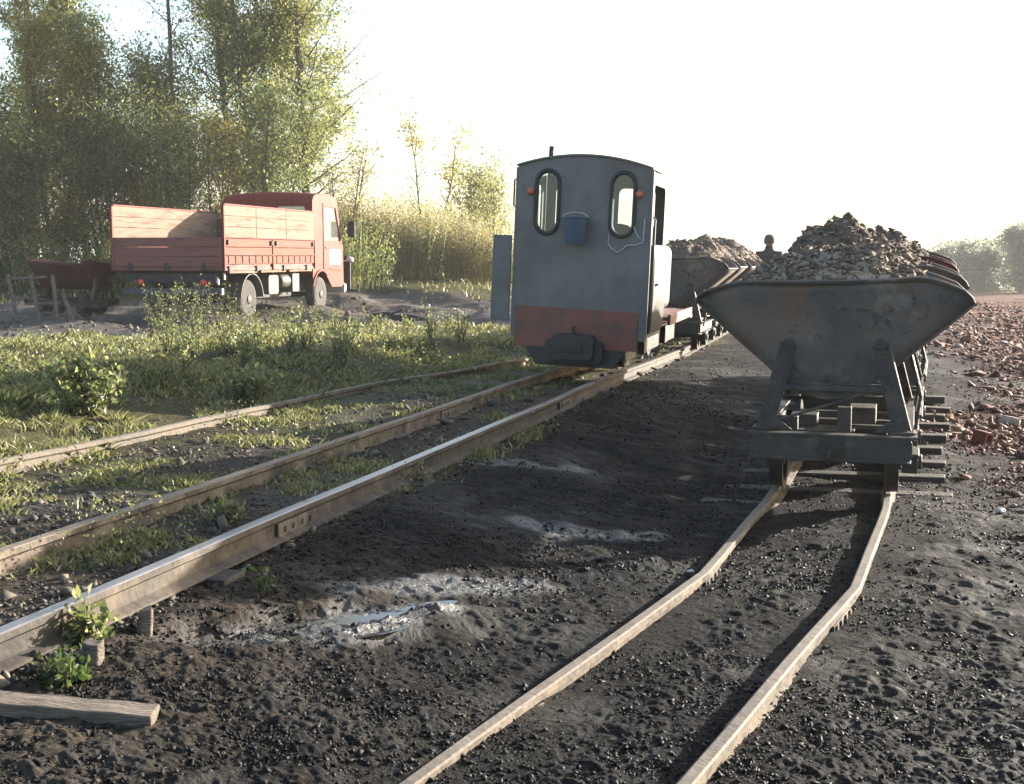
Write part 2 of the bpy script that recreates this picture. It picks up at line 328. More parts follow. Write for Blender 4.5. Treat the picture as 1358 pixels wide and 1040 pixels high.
# ------------------------------------------------------------------ ground: one sheet to the horizon
def make_ground():
    fine = np.linspace(-27, 27, 1000); rest = np.concatenate([np.linspace(27, 333, 92)[1:-1]])
    th = np.radians(np.concatenate([fine, rest])); nth = len(th)
    r1 = 1 / np.linspace(1 / 2.5, 1 / 24, 820); r0 = np.array([.15, .5, .9, 1.2, 1.5, 1.8, 2.1, 2.35]); r2 = np.concatenate([np.linspace(24, 52, 170)[1:], np.geomspace(52, 3000, 70)[1:]])
    r = np.concatenate([r0, r1, r2]); nr = len(r)
    rr, tt = np.meshgrid(r, th, indexing='ij'); x = rr * np.sin(tt); y = rr * np.cos(tt)
    cell = np.gradient(r)[:, None] * np.ones_like(tt); cell = np.where(np.abs(np.where(tt > math.pi, tt - 2 * math.pi, tt)) > R(28.5), np.maximum(cell, rr * .06), np.maximum(cell * .7, rr * .001))
    z, g, mud, rub, wet = terrain(x, y, cell, True)
    v = np.stack([x, y, z], -1).reshape(-1, 3)
    i = np.arange(nr - 1)[:, None] * nth; j = np.arange(nth)[None, :]; j2 = (j + 1) % nth
    f = np.stack([i + j, i + nth + j, i + nth + j2, i + j2], -1).reshape(-1, 4)[:, ::-1]
    m = bpy.data.materials.new('yard_ground'); m.use_nodes = True; n = m.node_tree.nodes; l = m.node_tree.links; b = n['Principled BSDF']
    at = n.new('ShaderNodeAttribute'); at.attribute_name = 'cover'; sep = n.new('ShaderNodeSeparateColor'); l.new(at.outputs['Color'], sep.inputs[0])
    tc = n.new('ShaderNodeTexCoord')
    def noise(sc_, det=8):
        q = n.new('ShaderNodeTexNoise'); q.inputs['Scale'].default_value = sc_; q.inputs['Detail'].default_value = det; q.inputs['Roughness'].default_value = .65; l.new(tc.outputs['Object'], q.inputs['Vector']); return q.outputs['Fac']
    def ramp(fac, cols, pos):
        q = n.new('ShaderNodeValToRGB'); e = q.color_ramp.elements
        while len(e) < len(cols): e.new(.5)
        for k, (c, p) in enumerate(zip(cols, pos)): e[k].position = p; e[k].color = (*c, 1)
        l.new(fac, q.inputs[0]); return q.outputs[0]
    def mix(a, bb, fac):
        q = n.new('ShaderNodeMix'); q.data_type = 'RGBA'; l.new(a, q.inputs['A']); l.new(bb, q.inputs['B']); l.new(fac, q.inputs['Factor']); return q.outputs['Result']
    n0, n1_, n2_, n3 = noise(1.1, 5), noise(7), noise(48), noise(150, 3)
    a = n.new('ShaderNodeMath'); a.operation = 'MULTIPLY_ADD'; l.new(n2_, a.inputs[0]); a.inputs[1].default_value = .6
    a2 = n.new('ShaderNodeMath'); a2.operation = 'MULTIPLY'; a2.inputs[1].default_value = .4; l.new(n1_, a2.inputs[0]); l.new(a2.outputs[0], a.inputs[2])
    cinder = ramp(a.outputs[0], [(.0045, .0045, .005), (.009, .0086, .0085), (.020, .0172, .0148), (.09, .073, .056)], [.36, .50, .58, .69])
    earth = ramp(a.outputs[0], [(.016, .012, .009), (.045, .034, .024), (.095, .073, .05), (.19, .15, .108)], [.33, .46, .57, .72])
    mudc = ramp(n1_, [(.045, .036, .03), (.11, .09, .074), (.19, .165, .14)], [.33, .5, .66])
    rubc = ramp(n2_, [(.035, .019, .014), (.105, .042, .027), (.19, .078, .048), (.30, .18, .125)], [.32, .46, .58, .70])
    gr = ramp(n2_, [(.04, .038, .018), (.075, .07, .028), (.13, .115, .045)], [.35, .5, .66])
    blot = n.new('ShaderNodeMapRange'); l.new(n0, blot.inputs[0]); blot.inputs[1].default_value = .42; blot.inputs[2].default_value = .66; blot.inputs[4].default_value = .26
    base = mix(cinder, earth, blot.outputs[0])
    # brown earth on the track bed left of the cinder yard
    col = mix(base, earth, at.outputs['Alpha'])
    col = mix(col, gr, sep.outputs[0]); col = mix(col, mudc, sep.outputs[1]); col = mix(col, rubc, sep.outputs[2])
    l.new(col, b.inputs['Base Color'])
    rg = n.new('ShaderNodeMapRange'); l.new(n1_, rg.inputs[0]); rg.inputs[1].default_value = .35; rg.inputs[2].default_value = .65; rg.inputs[3].default_value = .6; rg.inputs[4].default_value = 1
    ad = n.new('ShaderNodeMath'); ad.operation = 'MULTIPLY_ADD'; l.new(sep.outputs[1], ad.inputs[0]); ad.inputs[1].default_value = -.08; l.new(rg.outputs[0], ad.inputs[2]); ad.use_clamp = True
    wt = n.new('ShaderNodeAttribute'); wt.attribute_name = 'wetness'
    wr = n.new('ShaderNodeMath'); wr.operation = 'MULTIPLY_ADD'; wr.use_clamp = True; l.new(wt.outputs['Fac'], wr.inputs[0]); wr.inputs[1].default_value = -.47; l.new(ad.outputs[0], wr.inputs[2])
    l.new(wr.outputs[0], b.inputs['Roughness']); 
    wm = n.new('ShaderNodeMapRange'); l.new(n0, wm.inputs[0]); wm.inputs[1].default_value = .50; wm.inputs[2].default_value = .62; wm.inputs[3].default_value = .08; wm.inputs[4].default_value = .22; wq = n.new('ShaderNodeMath'); wq.operation = 'MULTIPLY_ADD'; l.new(wt.outputs['Fac'], wq.inputs[0]); wq.inputs[1].default_value = .45; l.new(wm.outputs[0], wq.inputs[2]); l.new(wq.outputs[0], b.inputs['Specular IOR Level'])
    bp = n.new('ShaderNodeBump'); bp.inputs['Strength'].default_value = 1; bp.inputs['Distance'].default_value = .022; l.new(n2_, bp.inputs['Height'])
    bp2 = n.new('ShaderNodeBump'); bp2.inputs['Strength'].default_value = .6; bp2.inputs['Distance'].default_value = .006; l.new(n3, bp2.inputs['Height']); l.new(bp.outputs[0], bp2.inputs['Normal'])
    l.new(bp2.outputs[0], b.inputs['Normal'])
    o = npmesh('ground', v, f, m, smooth=True)
    s = (x - xR(y)) * .957
    bed = np.maximum(ss(.22, -.1, s), .8 * ss(.95, .3, s) * ss(5.4, 4.2, y)) * (y < 40)
    ca = o.data.color_attributes.new('cover', 'FLOAT_COLOR', 'POINT')
    ca.data.foreach_set('color', np.stack([g, mud, rub, np.clip(bed * .85, 0, 1)], -1).astype(np.float32).ravel())
    wa = o.data.attributes.new('wetness', 'FLOAT', 'POINT'); wa.data.foreach_set('value', wet.astype(np.float32).ravel())
    return structure(o)
ground = make_ground()
def water(name, cx, cy, a, b, ang, z):
    m = bpy.data.materials.get('puddle_water')
    if not m:
        m = mat('puddle_water', [(.03, .027, .023), (.05, .045, .04)], 3, .09, 0, .12, 14, bdist=.006, roughvar=.05)
    mb = MB(); ca, sa = math.cos(ang), math.sin(ang); pts = []
    for k in range(40):
        t = 2 * math.pi * k / 40; q = 1 + .15 * math.sin(3 * t + cx) + .1 * math.sin(5 * t)
        u_, v_ = a * q * math.cos(t), b * q * math.sin(t); pts.append((cx + u_ * ca - v_ * sa, cy + u_ * sa + v_ * ca, z))
    mb.add(pts, [tuple(range(40))]); return structure(mb.build(name, m, smooth=0))
for (px, py, a, b, ang, wz) in PUD: water('puddle', px, py, a * 1.3, b * 1.4, ang, wz - .006)
water('puddle', -9.0, 20.5, 2.6, 2.4, .2, .016)
# ------------------------------------------------------------------ tracks
def rail_mesh(name, pts, hgt, hw, fw, parent, side, top):
    # profile across (x, z) with z measured from the rail head down; the head faces use the second material
    p = [(-hw / 2, -.004), (-hw / 2 + .006, 0), (hw / 2 - .006, 0), (hw / 2, -.004), (hw / 2, -.024), (.008, -.036), (.007, -hgt + .022), (fw / 2, -hgt + .009), (fw / 2, -hgt),
         (-fw / 2, -hgt), (-fw / 2, -hgt + .009), (-.007, -hgt + .022), (-.008, -.036), (-hw / 2, -.024)]
    k = len(p); mb = MB(); vs = []
    for i, q in enumerate(pts):
        q = Vector(q); d = Vector(pts[min(i + 1, len(pts) - 1)]) - Vector(pts[max(i - 1, 0)]); d.z = 0; d.normalize(); a = Vector((d.y, -d.x, 0))
        for (x, z) in p: vs.append(q + a * x + Vector((0, 0, z)))
    fs, mi = [], []
    for i in range(len(pts) - 1):
        for j in range(k):
            j2 = (j + 1) % k; fs.append((i * k + j, i * k + j2, (i + 1) * k + j2, (i + 1) * k + j)); mi.append(1 if j in (0, 1, 2) else 0)
    fs += [tuple(range(k)), tuple(range((len(pts) - 1) * k, len(pts) * k))[::-1]]; mi += [0, 0]
    mb.v = vs; mb.f = [list(f) for f in fs]; mb.mi = mi
    return mb.build(name, [side, top], parent, smooth=0)
def lane(fx, fz, off, y0, y1, step, wob=0, seed=0):
    pts = []; ys = np.arange(y0, y1 + .001, step)
    for y in ys:
        e = .01; dx = float(fx(y + .05) - fx(y - .05)); d = Vector((dx, .1, 0)).normalized()
        wv = wob * (math.sin(y * 1.9 + seed) + .6 * math.sin(y * 4.3 + 2 * seed))
        x = float(fx(y)) + d.y * (off + wv); pts.append((x, y - d.x * off, float(fz(y)) + .4 * wob * math.sin(y * 2.7 + seed)))
    return pts
def lane_pt(fx, y): dx = float(fx(y + .05) - fx(y - .05)); return float(fx(y)), math.atan2(dx, .1)
def sleepers(root, fx, fz, y0, y1, step, half, zt, hh, wd, m, bevel=.006):
    y = y0; k = 0
    while y < y1:
        x, a = lane_pt(fx, y); z = float(fz(y)) - zt
        j = random.uniform(-.03, .03); mb = MB(); hl = half + random.uniform(-.05, .05)
        T = Matrix.Translation((x, y, z)) @ Matrix.Rotation(-a + j, 4, 'Z') @ Matrix.Rotation(random.uniform(-.02, .02), 4, 'Y')
        mb.box(-hl, hl, -wd / 2, wd / 2, -hh, 0, T)
        mb.build('sleeper', m, root, bevel=bevel); y += step; k += 1
# main track (under the locomotive)
xM = lambda y: xR(y) - .31 / .957
tr = thing('railway_track', 'narrow gauge track with tall polished rails under the grey locomotive', 'railway track')
rail_mesh('rail', lane(xM, zmain, .31, 1.6, 40, .4, .003, 1), .105, .050, .088, tr, M['railweb'], M['railtop'])
rail_mesh('rail', lane(xM, zmain, -.31, 1.6, 40, .4, .004, 2), .105, .050, .088, tr, M['railside'], M['railmud'])
sleepers(tr, xM, zmain, 2.0, 24, .62, .40, .106, .12, .15, M['sleeper'])
# near track
tr2 = thing('railway_track', 'low mud caked track with kinked rails leading to the loaded front tipper wagon', 'railway track')
for sgn, sd_ in ((1, 3), (-1, 5)):
    rail_mesh('rail', lane(xN, znear, sgn * .295, 1.29, 40, .3, .003, sd_), .075, .042, .075, tr2, M['railside'], M['railmud'])
sleepers(tr2, xN, znear, 5.2, 11.5, .5, .64, .076, .06, .13, M['sleeper'])
def joint(root, fx, fz, y, off, hgt, m, L=.34):
    x, a = lane_pt(fx, y); mb = MB(); T = Matrix.Translation((x, y, float(fz(y)))) @ Matrix.Rotation(-a, 4, 'Z')
    for sg in (-1, 1): mb.box(off + sg * .010 if sg > 0 else off - .020, off + .020 if sg > 0 else off - .010, -L / 2, L / 2, -hgt + .018, -.034, T)
    for k in (-.11, -.04, .04, .11):
        for sg in (-1, 1): mb.box(off + sg * .020 - .008, off + sg * .020 + .008, k - .012, k + .012, -hgt * .5 - .022, -hgt * .5 + .002, T)
    mb.build('fishplate', m, root, bevel=.002)
for y, off in ((5.15, .31), (3.9, -.31), (8.6, -.31), (9.3, .31)): joint(tr, xM, zmain, y, off, .105, M['railside'])
for y, off in ((4.62, .295), (5.0, -.295), (3.35, -.295)): joint(tr2, xN, znear, y, off, .075, M['railside'], .28)
# a loose fish-plate length beside the right-hand near rail
fp = MB(); a_ = P(968, 985, .03); b_ = P(1003, 950, .03); fp.bar((*a_, .05), (*b_, .055), .035, .05)
tag(fp.build('fishplate', M['railmud'], bevel=.004), 'short pale steel bar lying against the foreground rail', 'fishplate')
orl = rail_mesh('rail', lane(x3, lambda y: zmain(y) - .02, 0, 3.5, 15.5, .5, .012, 4), .09, .042, .075, None, M['railmud'], M['railmud'])
tag(orl, 'rusty single rail half buried along the grass bank left of the locomotive track', 'rail')

# ------------------------------------------------------------------ loose debris, gravel (numpy)
ICO = None
def lumps(name, cx, cy, size, m, zoff=.3, flat=(.6, 1.0), long=(.7, 1.6), cell=.05, zbase=None):
    n = len(cx); base = np.array([(1, 0, 0), (-1, 0, 0), (0, 1, 0), (0, -1, 0), (0, 0, 1), (0, 0, -1)], float)
    tri = np.array([(0, 2, 4), (2, 1, 4), (1, 3, 4), (3, 0, 4), (2, 0, 5), (1, 2, 5), (3, 1, 5), (0, 3, 5)])
    q = rng.normal(size=(n, 4)); q /= np.linalg.norm(q, axis=1, keepdims=True); a, b, c, d = q.T
    rot = np.stack([1 - 2 * (c * c + d * d), 2 * (b * c - a * d), 2 * (b * d + a * c), 2 * (b * c + a * d), 1 - 2 * (b * b + d * d), 2 * (c * d - a * b), 2 * (b * d - a * c), 2 * (c * d + a * b), 1 - 2 * (b * b + c * c)], -1).reshape(n, 3, 3)
    v = base[None] * (1 + rng.uniform(-.4, .35, (n, 6, 1))) + rng.normal(0, .18, (n, 6, 3))
    v[:, :, 0] *= rng.uniform(*long, n)[:, None]; v[:, :, 2] *= rng.uniform(.35, 1, n)[:, None]
    v = np.einsum('nij,nkj->nki', rot, v) * size[:, None, None]; v[:, :, 2] *= rng.uniform(*flat, n)[:, None]
    z = (terrain(cx, cy, .06) if zbase is None else zbase) + zoff * size
    v += np.stack([cx, cy, z], -1)[:, None, :]
    f = tri[None] + (np.arange(n) * 6)[:, None, None]
    return npmesh(name, v.reshape(-1, 3), f.reshape(-1, 3), m, k=3)
def scatter_view(n, r0, r1, a0=-26, a1=26, p=1.0):        # denser towards the viewer
    r = 1 / (1 / r1 + (1 / r0 - 1 / r1) * rng.random(n) ** p); t = np.radians(rng.uniform(a0, a1, n)); return r * np.sin(t), r * np.cos(t)
x, y = scatter_view(190000, 2.4, 18); s, t, g, mud, rub, n1 = masks(x, y)
clump = rotn(x, y, .5, 31) + .5 * rotn(x, y, .15, 32)
k = ((s > .02) | (rng.random(len(x)) < .04)) & (rng.random(len(x)) < np.clip(.55 + 1.6 * clump, .08, 1)); x, y = x[k], y[k]
size = rng.lognormal(math.log(.0034), .6, len(x)) * np.clip(np.hypot(x, y) / 4.5, .8, 2.2)
stuff(lumps('gravel', x, y, np.clip(size, .002, .012), M['clod']), 'dark cinder and clods strewn over the yard')
x, y = scatter_view(50000, 3, 40, -26, 10, .8); s, t, g, mud, rub, n1 = masks(x, y)
k = ((mud > .3) & (rng.random(len(x)) < .7)) | ((s < .1) & (t > -.4) & (rng.random(len(x)) < .6 * (1 - g))); x, y = x[k], y[k]
size = rng.lognormal(math.log(.008), .55, len(x)) * np.clip(np.hypot(x, y) / 6, .8, 4)
stuff(lumps('soil_clods', x, y, np.clip(size, .004, .09), M['soil'], .2, (.4, 1)), 'brown soil clods on the track bed and the muddy road')
# reddish brick rubble
x, y = scatter_view(170000, 6, 38, 6, 30, .9); s, t, g, mud, rub, n1 = masks(x, y)
k = rng.random(len(x)) < rub * np.clip(.35 + 1.8 * rotn(x, y, 1.1, 41) + .5, .1, 1); x, y = x[k], y[k]
size = rng.lognormal(math.log(.0065), .7, len(x)) * np.clip(np.hypot(x, y) / 8, .7, 2.6)
stuff(lumps('rubble', x, y, np.clip(size, .005, .08), M['chips'], .25, (.3, .9), (.8, 2)), 'reddish brick chips scattered over the field on the right')

# ------------------------------------------------------------------ leaves
def leaves(name, c, size, m, parent=None, up=0.0, aspect=.5, dirs=None):
    n = len(c); d = rng.normal(size=(n, 3)) if dirs is None else dirs + rng.normal(0, .5, (n, 3)); d[:, 2] += up
    d /= np.linalg.norm(d, axis=1, keepdims=True); e = rng.normal(size=(n, 3)); wv = np.cross(d, e); wv /= np.linalg.norm(wv, axis=1, keepdims=True) + 1e-9
    sz = size[:, None]; h = c + d * sz * .5; nrm = np.cross(d, wv) * sz * .12
    v = np.stack([c, h + wv * sz * aspect * .5 + nrm, c + d * sz, h - wv * sz * aspect * .5 + nrm], 1)
    f = np.arange(n * 4).reshape(n, 4)
    return npmesh(name, v.reshape(-1, 3), f, m, parent)
def limb(mb, p, d, L, r, seg, up, jit, rg):
    pts = [Vector(p)]; d = Vector(d).normalized()
    for i in range(seg):
        d = (d + Vector((rg.normal(0, jit), rg.normal(0, jit), rg.normal(0, jit) + up))).normalized(); pts.append(pts[-1] + d * (L / seg))
    mb.tube(pts, [r * (1 - .8 * i / seg) for i in range(seg + 1)], 5); return pts
def tree(name, label, x, y, h, spread, seed, leaf, nl, group=None, stems=1, crown0=.12, size=.13, nb=34, sub=4, sigma=.22, lift=.12, taper=1.0, el=(15, 55), cat='tree', bark='bark', r0=None, droop=0, bark_leaf=0):
    rg = np.random.default_rng(seed); z = H(x, y) - .05
    root = thing(name, label, cat, (x, y, z), 0, group); mb = MB(); tw = []
    for st in range(stems):
        a = 2 * math.pi * st / max(1, stems) + seed; off = Vector((math.cos(a), math.sin(a), 0)) * (.12 if stems > 1 else 0)
        hh = h * rg.uniform(.82, 1) if st else h
        tp = limb(mb, off, Vector((off.x * 1.1, off.y * 1.1, 1)), hh, r0 or h * .013, 9, .05, .05, rg)
        for i in range(nb):
            t = crown0 + (1 - crown0) * ((i + rg.random()) / nb); k = t * 9; j = min(8, int(k)); p = tp[j].lerp(tp[j + 1], k - j)
            shp = (math.sin(math.pi * (.15 + .68 * (t - crown0) / (1 - crown0))) ** .7) * taper + (1 - taper) * (1 - t)
            L = 1.15 * spread * max(.30, shp) * rg.uniform(.5, 1.1); az = i * 2.4 + rg.normal(0, .4); ev = R(rg.uniform(*el) + 10 * t)
            bp = limb(mb, p, (math.cos(az) * math.cos(ev), math.sin(az) * math.cos(ev), math.sin(ev)), L, h * .003 * (1.2 - t * .8) + .004, 4, lift - droop, .14, rg)
            wgt = .12 + rg.uniform(.02, 1.3) ** 3
            for q in range(sub):
                j = rg.integers(1, 5); p0 = bp[j - 1].lerp(bp[j], rg.random()); a2 = rg.uniform(0, 6.28); e2 = rg.uniform(-.2, .9)
                sp = limb(mb, p0, (math.cos(a2) * math.cos(e2), math.sin(a2) * math.cos(e2), math.sin(e2)), L * rg.uniform(.25, .5), .007, 2, lift * .5 - droop, .2, rg)
                for u_ in np.linspace(.15, 1, 6): kk = u_ * 2; jj = min(1, int(kk)); tw.append((*sp[jj].lerp(sp[jj + 1], kk - jj), wgt))
            for u_ in np.linspace(.35, 1, 5): kk = u_ * 4; jj = min(3, int(kk)); tw.append((*bp[jj].lerp(bp[jj + 1], kk - jj), wgt))
    mb.build('trunk', M[bark], root, smooth=80)
    tw = np.array(tw); nl = int(nl * 2.0); size = size * .92; pr = tw[:, 3] / tw[:, 3].sum(); idx = rg.choice(len(tw), nl, p=pr)
    c = tw[idx, :3] + rg.normal(0, sigma, (nl, 3)) * np.array([1, 1, .75]); c[:, 2] = np.maximum(c[:, 2], .05)
    leaves('crown', c, rg.uniform(.6, 1.25, nl) * size, LEAF[leaf], root, .1)
    return root
def at(u, d): return (u - 679) / FPX * d, d
TG = 'trees of the grove behind the truck'
def grove():
    T = tree
    x, y = at(28, 43); T('tree', 'dark green tree at the left edge of the grove around the pole', x, y, 6.0, 2.2, 1, 'olive', 9000, TG, 2, size=.14)
    x, y = at(118, 46); T('tree', 'tallest dark green tree on the left of the grove', x, y, 11.3, 3.0, 2, 'dark', 15000, TG, 1, size=.15, sigma=.28)
    x, y = at(80, 41); T('tree', 'golden yellow autumn tree standing before the dark left trees', x, y, 7.8, 1.7, 3, 'yellow', 11000, TG, 2, size=.13)
    x, y = at(170, 42); T('tree', 'bushy olive tree behind the truck tailboard', x, y, 7.0, 2.4, 4, 'pale', 10000, TG, 2, size=.14)
    x, y = at(218, 44); T('tree', 'yellow green tree between the dark left trees and the sky gap', x, y, 7.2, 2.0, 5, 'pale', 8500, TG, 2, size=.13)
    x, y = at(140, 39); T('tree', 'low dark tree right behind the derelict wagon', x, y, 4.4, 2.2, 6, 'dark', 4500, TG, 3, crown0=.04, size=.13)
    x, y = at(20, 38); T('tree', 'low dark tree behind the leaning wooden frame', x, y, 4.2, 2.2, 7, 'dark', 4500, TG, 3, crown0=.04, size=.13)
    x, y = at(262, 45); T('tree', 'thin sparse tree with few leaves beside the sky gap', x, y, 12.0, 1.7, 8, 'rusty', 1300, TG, 1, size=.12, sigma=.3, nb=26, crown0=.1)
    x, y = at(334, 45); T('tree', 'tall airy tree behind the left end of the truck cab', x, y, 13.2, 3.0, 9, 'olive', 15000, TG, 2, size=.13, sigma=.25, crown0=.2)
    x, y = at(366, 46); T('tree', 'tall slender green tree behind the truck cab', x, y, 13.5, 2.9, 10, 'pale', 15000, TG, 1, size=.13, crown0=.22, sigma=.25)
    x, y = at(412, 44); T('tree', 'forked pale green tree with side sprays at the right edge of the grove', x, y, 12.8, 3.1, 11, 'pale', 16000, TG, 2, size=.13, crown0=.22, sigma=.2, el=(5, 35), sub=5)
    x, y = at(290, 41); T('tree', 'low yellow leaved tree behind the truck headboard', x, y, 4.6, 1.7, 12, 'yellow', 2600, TG, 3, crown0=.05, size=.12)
    x, y = at(360, 40.5); T('tree', 'low grey green tree directly behind the cab roof', x, y, 5.6, 2.0, 13, 'olive', 6500, TG, 3, crown0=.05, size=.12)
    x, y = at(245, 39.5); T('tree', 'low dense green tree behind the middle of the load bed', x, y, 4.6, 2.1, 14, 'olive', 3500, TG, 3, crown0=.04, size=.13)
    x, y = at(-30, 42); T('tree', 'dark tree cut off by the left edge of the view', x, y, 6.0, 2.4, 15, 'dark', 8000, TG, 2, size=.15)
    x, y = at(570, 47); T('tree', 'young nearly bare tree standing alone above the scrub', x, y, 6.0, 1.3, 16, 'yellow', 700, None, 2, crown0=.35, size=.13, nb=14, sub=3, el=(35, 65), r0=.05, sigma=.15)
    x, y = at(640, 50); T('tree', 'rounded pale yellow green bush tree left of the locomotive', x, y, 4.7, 1.9, 17, 'pale', 5200, None, 3, crown0=.1, size=.13)
    x, y = at(465, 43); T('tree', 'sparse yellowish sapling right of the truck cab', x, y, 4.0, 1.3, 18, 'yellow', 1300, None, 3, crown0=.1, size=.1)
    x, y = at(895, 60); T('tree', 'low brownish bush showing between the locomotive and its wagons', x, y, 2.4, 1.6, 19, 'rusty', 2500, None, 3, crown0=.05, size=.14, cat='bush')
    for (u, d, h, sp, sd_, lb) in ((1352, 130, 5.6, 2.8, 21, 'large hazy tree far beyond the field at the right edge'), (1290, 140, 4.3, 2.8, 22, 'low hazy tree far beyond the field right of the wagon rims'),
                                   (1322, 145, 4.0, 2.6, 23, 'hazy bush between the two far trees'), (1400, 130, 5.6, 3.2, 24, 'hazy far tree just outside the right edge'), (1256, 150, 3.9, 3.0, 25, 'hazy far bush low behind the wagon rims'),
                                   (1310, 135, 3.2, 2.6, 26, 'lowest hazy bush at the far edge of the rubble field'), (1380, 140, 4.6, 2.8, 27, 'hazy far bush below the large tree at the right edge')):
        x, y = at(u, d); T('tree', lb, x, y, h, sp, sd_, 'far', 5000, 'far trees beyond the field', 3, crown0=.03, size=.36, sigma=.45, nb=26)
grove()
# undergrowth and reedy scrub
def shrub(x, y, h, wd, seed, leaf, ns, nl, label, name='shrub', group=None, lsize=.08, fan=.25, stemcol='straw', cat='shrub'):
    rg = np.random.default_rng(seed); z = H(x, y) - .03; root = thing(name, label, cat, (x, y, z), 0, group)
    b = np.stack([rg.normal(0, wd * .45, ns), rg.normal(0, wd * .35, ns), np.zeros(ns)], -1); hh = h * rg.uniform(.55, 1.08, ns) * (1 - .25 * np.minimum(1, np.abs(b[:, 0]) / wd))
    d = np.stack([b[:, 0] * fan + rg.normal(0, .13, ns), b[:, 1] * fan + rg.normal(0, .13, ns), np.ones(ns)], -1)
    t = b + d * hh[:, None]; q = rg.uniform(0, 6.28, ns); wv = np.stack([np.cos(q), np.sin(q), 0 * q], -1) * .012
    v = np.stack([b - wv, b + wv, t + wv * .3, t - wv * .3], 1); npmesh('stem', v.reshape(-1, 3), np.arange(ns * 4).reshape(ns, 4), LEAF[stemcol], root)
    i = rg.integers(0, ns, nl); u_ = rg.uniform(.12, 1.03, nl) ** .75; c = b[i] + (t[i] - b[i]) * u_[:, None] + rg.normal(0, .07, (nl, 3))
    leaves('foliage', c, rg.uniform(.6, 1.3, nl) * lsize, LEAF[leaf], root, .5, .4); return root
SG = 'reedy scrub bushes left of the locomotive'
i = 0
for (d, hs) in ((43.5, 2.7), (41.5, 2.35)):
    for u in range(440, 700, 26):
        i += 1; x, y = at(u + random.uniform(-6, 6), d + random.uniform(-.6, .6)); k = (u - 440) / 260
        shrub(x, y, hs * random.uniform(.9, 1.1) * (1.05 - .12 * k), .62, 100 + i, 'straw' if (i % 4) else 'olive', 100, 2800, 'straw coloured reedy shrub in the thicket between truck and locomotive', 'reedy_shrub', SG, .085)
UG = 'undergrowth bushes along the foot of the grove'
for j, u in enumerate(range(-20, 480, 38)):
    x, y = at(u, 37.5 + random.uniform(-1, 1)); shrub(x, y, random.uniform(1.2, 2.2), .9, 200 + j, ('dark', 'olive', 'pale', 'olive', 'dark')[j % 5], 90, 1500, 'dark leafy bush in the undergrowth at the foot of the grove behind the truck', 'shrub', UG, .11, .3, 'weed')
# ------------------------------------------------------------------ grass
def blades():
    n = 520000; x, y = scatter_view(n, 3.0, 46, -27, 8, .75); s, t, g, mud, rub, n1 = masks(x, y)
    verge = (y > yhigh(x)) ; tuft = rotn(x, y, .35, 51) + .6 * rotn(x, y, .12, 52)
    left = t < 0
    pr = g * np.clip(.32 + 2.1 * tuft + .30 * left, .02, 1) ; k = (rng.random(n) < pr)
    x, y, tuft, t, left = x[k], y[k], tuft[k], t[k], left[k]; n = len(x); z = terrain(x, y, .1) - .01
    dist = np.hypot(x, y); h = rng.uniform(.02, .07, n) * np.clip(.8 + 1.6 * tuft, .3, 1.9) * np.where(left, 1.25, .62) * np.where(y > 34, 2.2, 1)
    wd = np.clip(.0022 + .00055 * dist, .003, .022); a = rng.uniform(0, 6.28, n); ln = rng.normal(0, .6, (n, 2)) * h[:, None]
    p = np.stack([x, y, z], -1); wv = np.stack([np.cos(a), np.sin(a), 0 * a], -1) * wd[:, None]
    md = p + np.stack([ln[:, 0] * .3, ln[:, 1] * .3, h * .6], -1); tp = p + np.stack([ln[:, 0], ln[:, 1], h], -1)
    v = np.stack([p - wv, p + wv, md + wv * .8, tp, md - wv * .8], 1); f = np.arange(n * 5).reshape(n, 5)
    o = npmesh('grass', v.reshape(-1, 3), f, LEAF['grass'], k=5); stuff(o, 'yellow green rough grass along the tracks')
    # broad leaved ground cover
    n = 150000; x, y = scatter_view(n, 3.2, 30, -27, 4, .8); s, t, g, mud, rub, n1 = masks(x, y); pt = rotn(x, y, .8, 61) + .5 * rotn(x, y, .25, 62)
    k = rng.random(n) < g * np.clip(pt * 2.2 + .15, 0, 1) * np.where(t < .1, 1, .35); x, y, pt = x[k], y[k], pt[k]; n = len(x); z = terrain(x, y, .1) + rng.uniform(.01, .12, n) * np.clip(.6 + pt * 2, .3, 1.6)
    dist = np.hypot(x, y); o = leaves('ground_cover', np.stack([x, y, z], -1), rng.uniform(.010, .024, n) * np.clip(dist / 8, .8, 1.7), LEAF['weed'], None, .2, .7); stuff(o, 'low leafy weeds spread through the grass')
blades()
# individual weeds
def weed(label, group, x, y, h, seed, nst, nl, leaf='weed', ls=.035, spread=.18, name='weed_plant', aspect=.45, upw=.6):
    rg = np.random.default_rng(seed); root = thing(name, label, 'weed', (x, y, H(x, y) - .01), 0, group); mb = MB(); c = []
    for k in range(nst):
        a = rg.uniform(0, 6.28); e = rg.uniform(.05, 1) * spread / max(h, .1); hh = h * rg.uniform(.55, 1)
        pts = limb(mb, (rg.normal(0, .02), rg.normal(0, .02), 0), (math.cos(a) * e, math.sin(a) * e, 1), hh, .005 + h * .003, 4, .05, .06, rg)
        for q in range(nl // nst): u_ = rg.uniform(.1, 1); kk = u_ * 4; j = min(3, int(kk)); c.append(pts[j].lerp(pts[j + 1], kk - j) + Vector(rg.normal(0, .018 + .05 * h * (1.1 - u_), 3)))
    mb.build('stem', M['bark'], root, smooth=80); c = np.array([tuple(p) for p in c]); c[:, 2] = np.maximum(c[:, 2], .01)
    leaves('leaves', c, rg.uniform(.6, 1.3, len(c)) * ls, LEAF[leaf], root, upw, aspect); return root
WG = 'tall dry weeds on the grass bank before the truck'
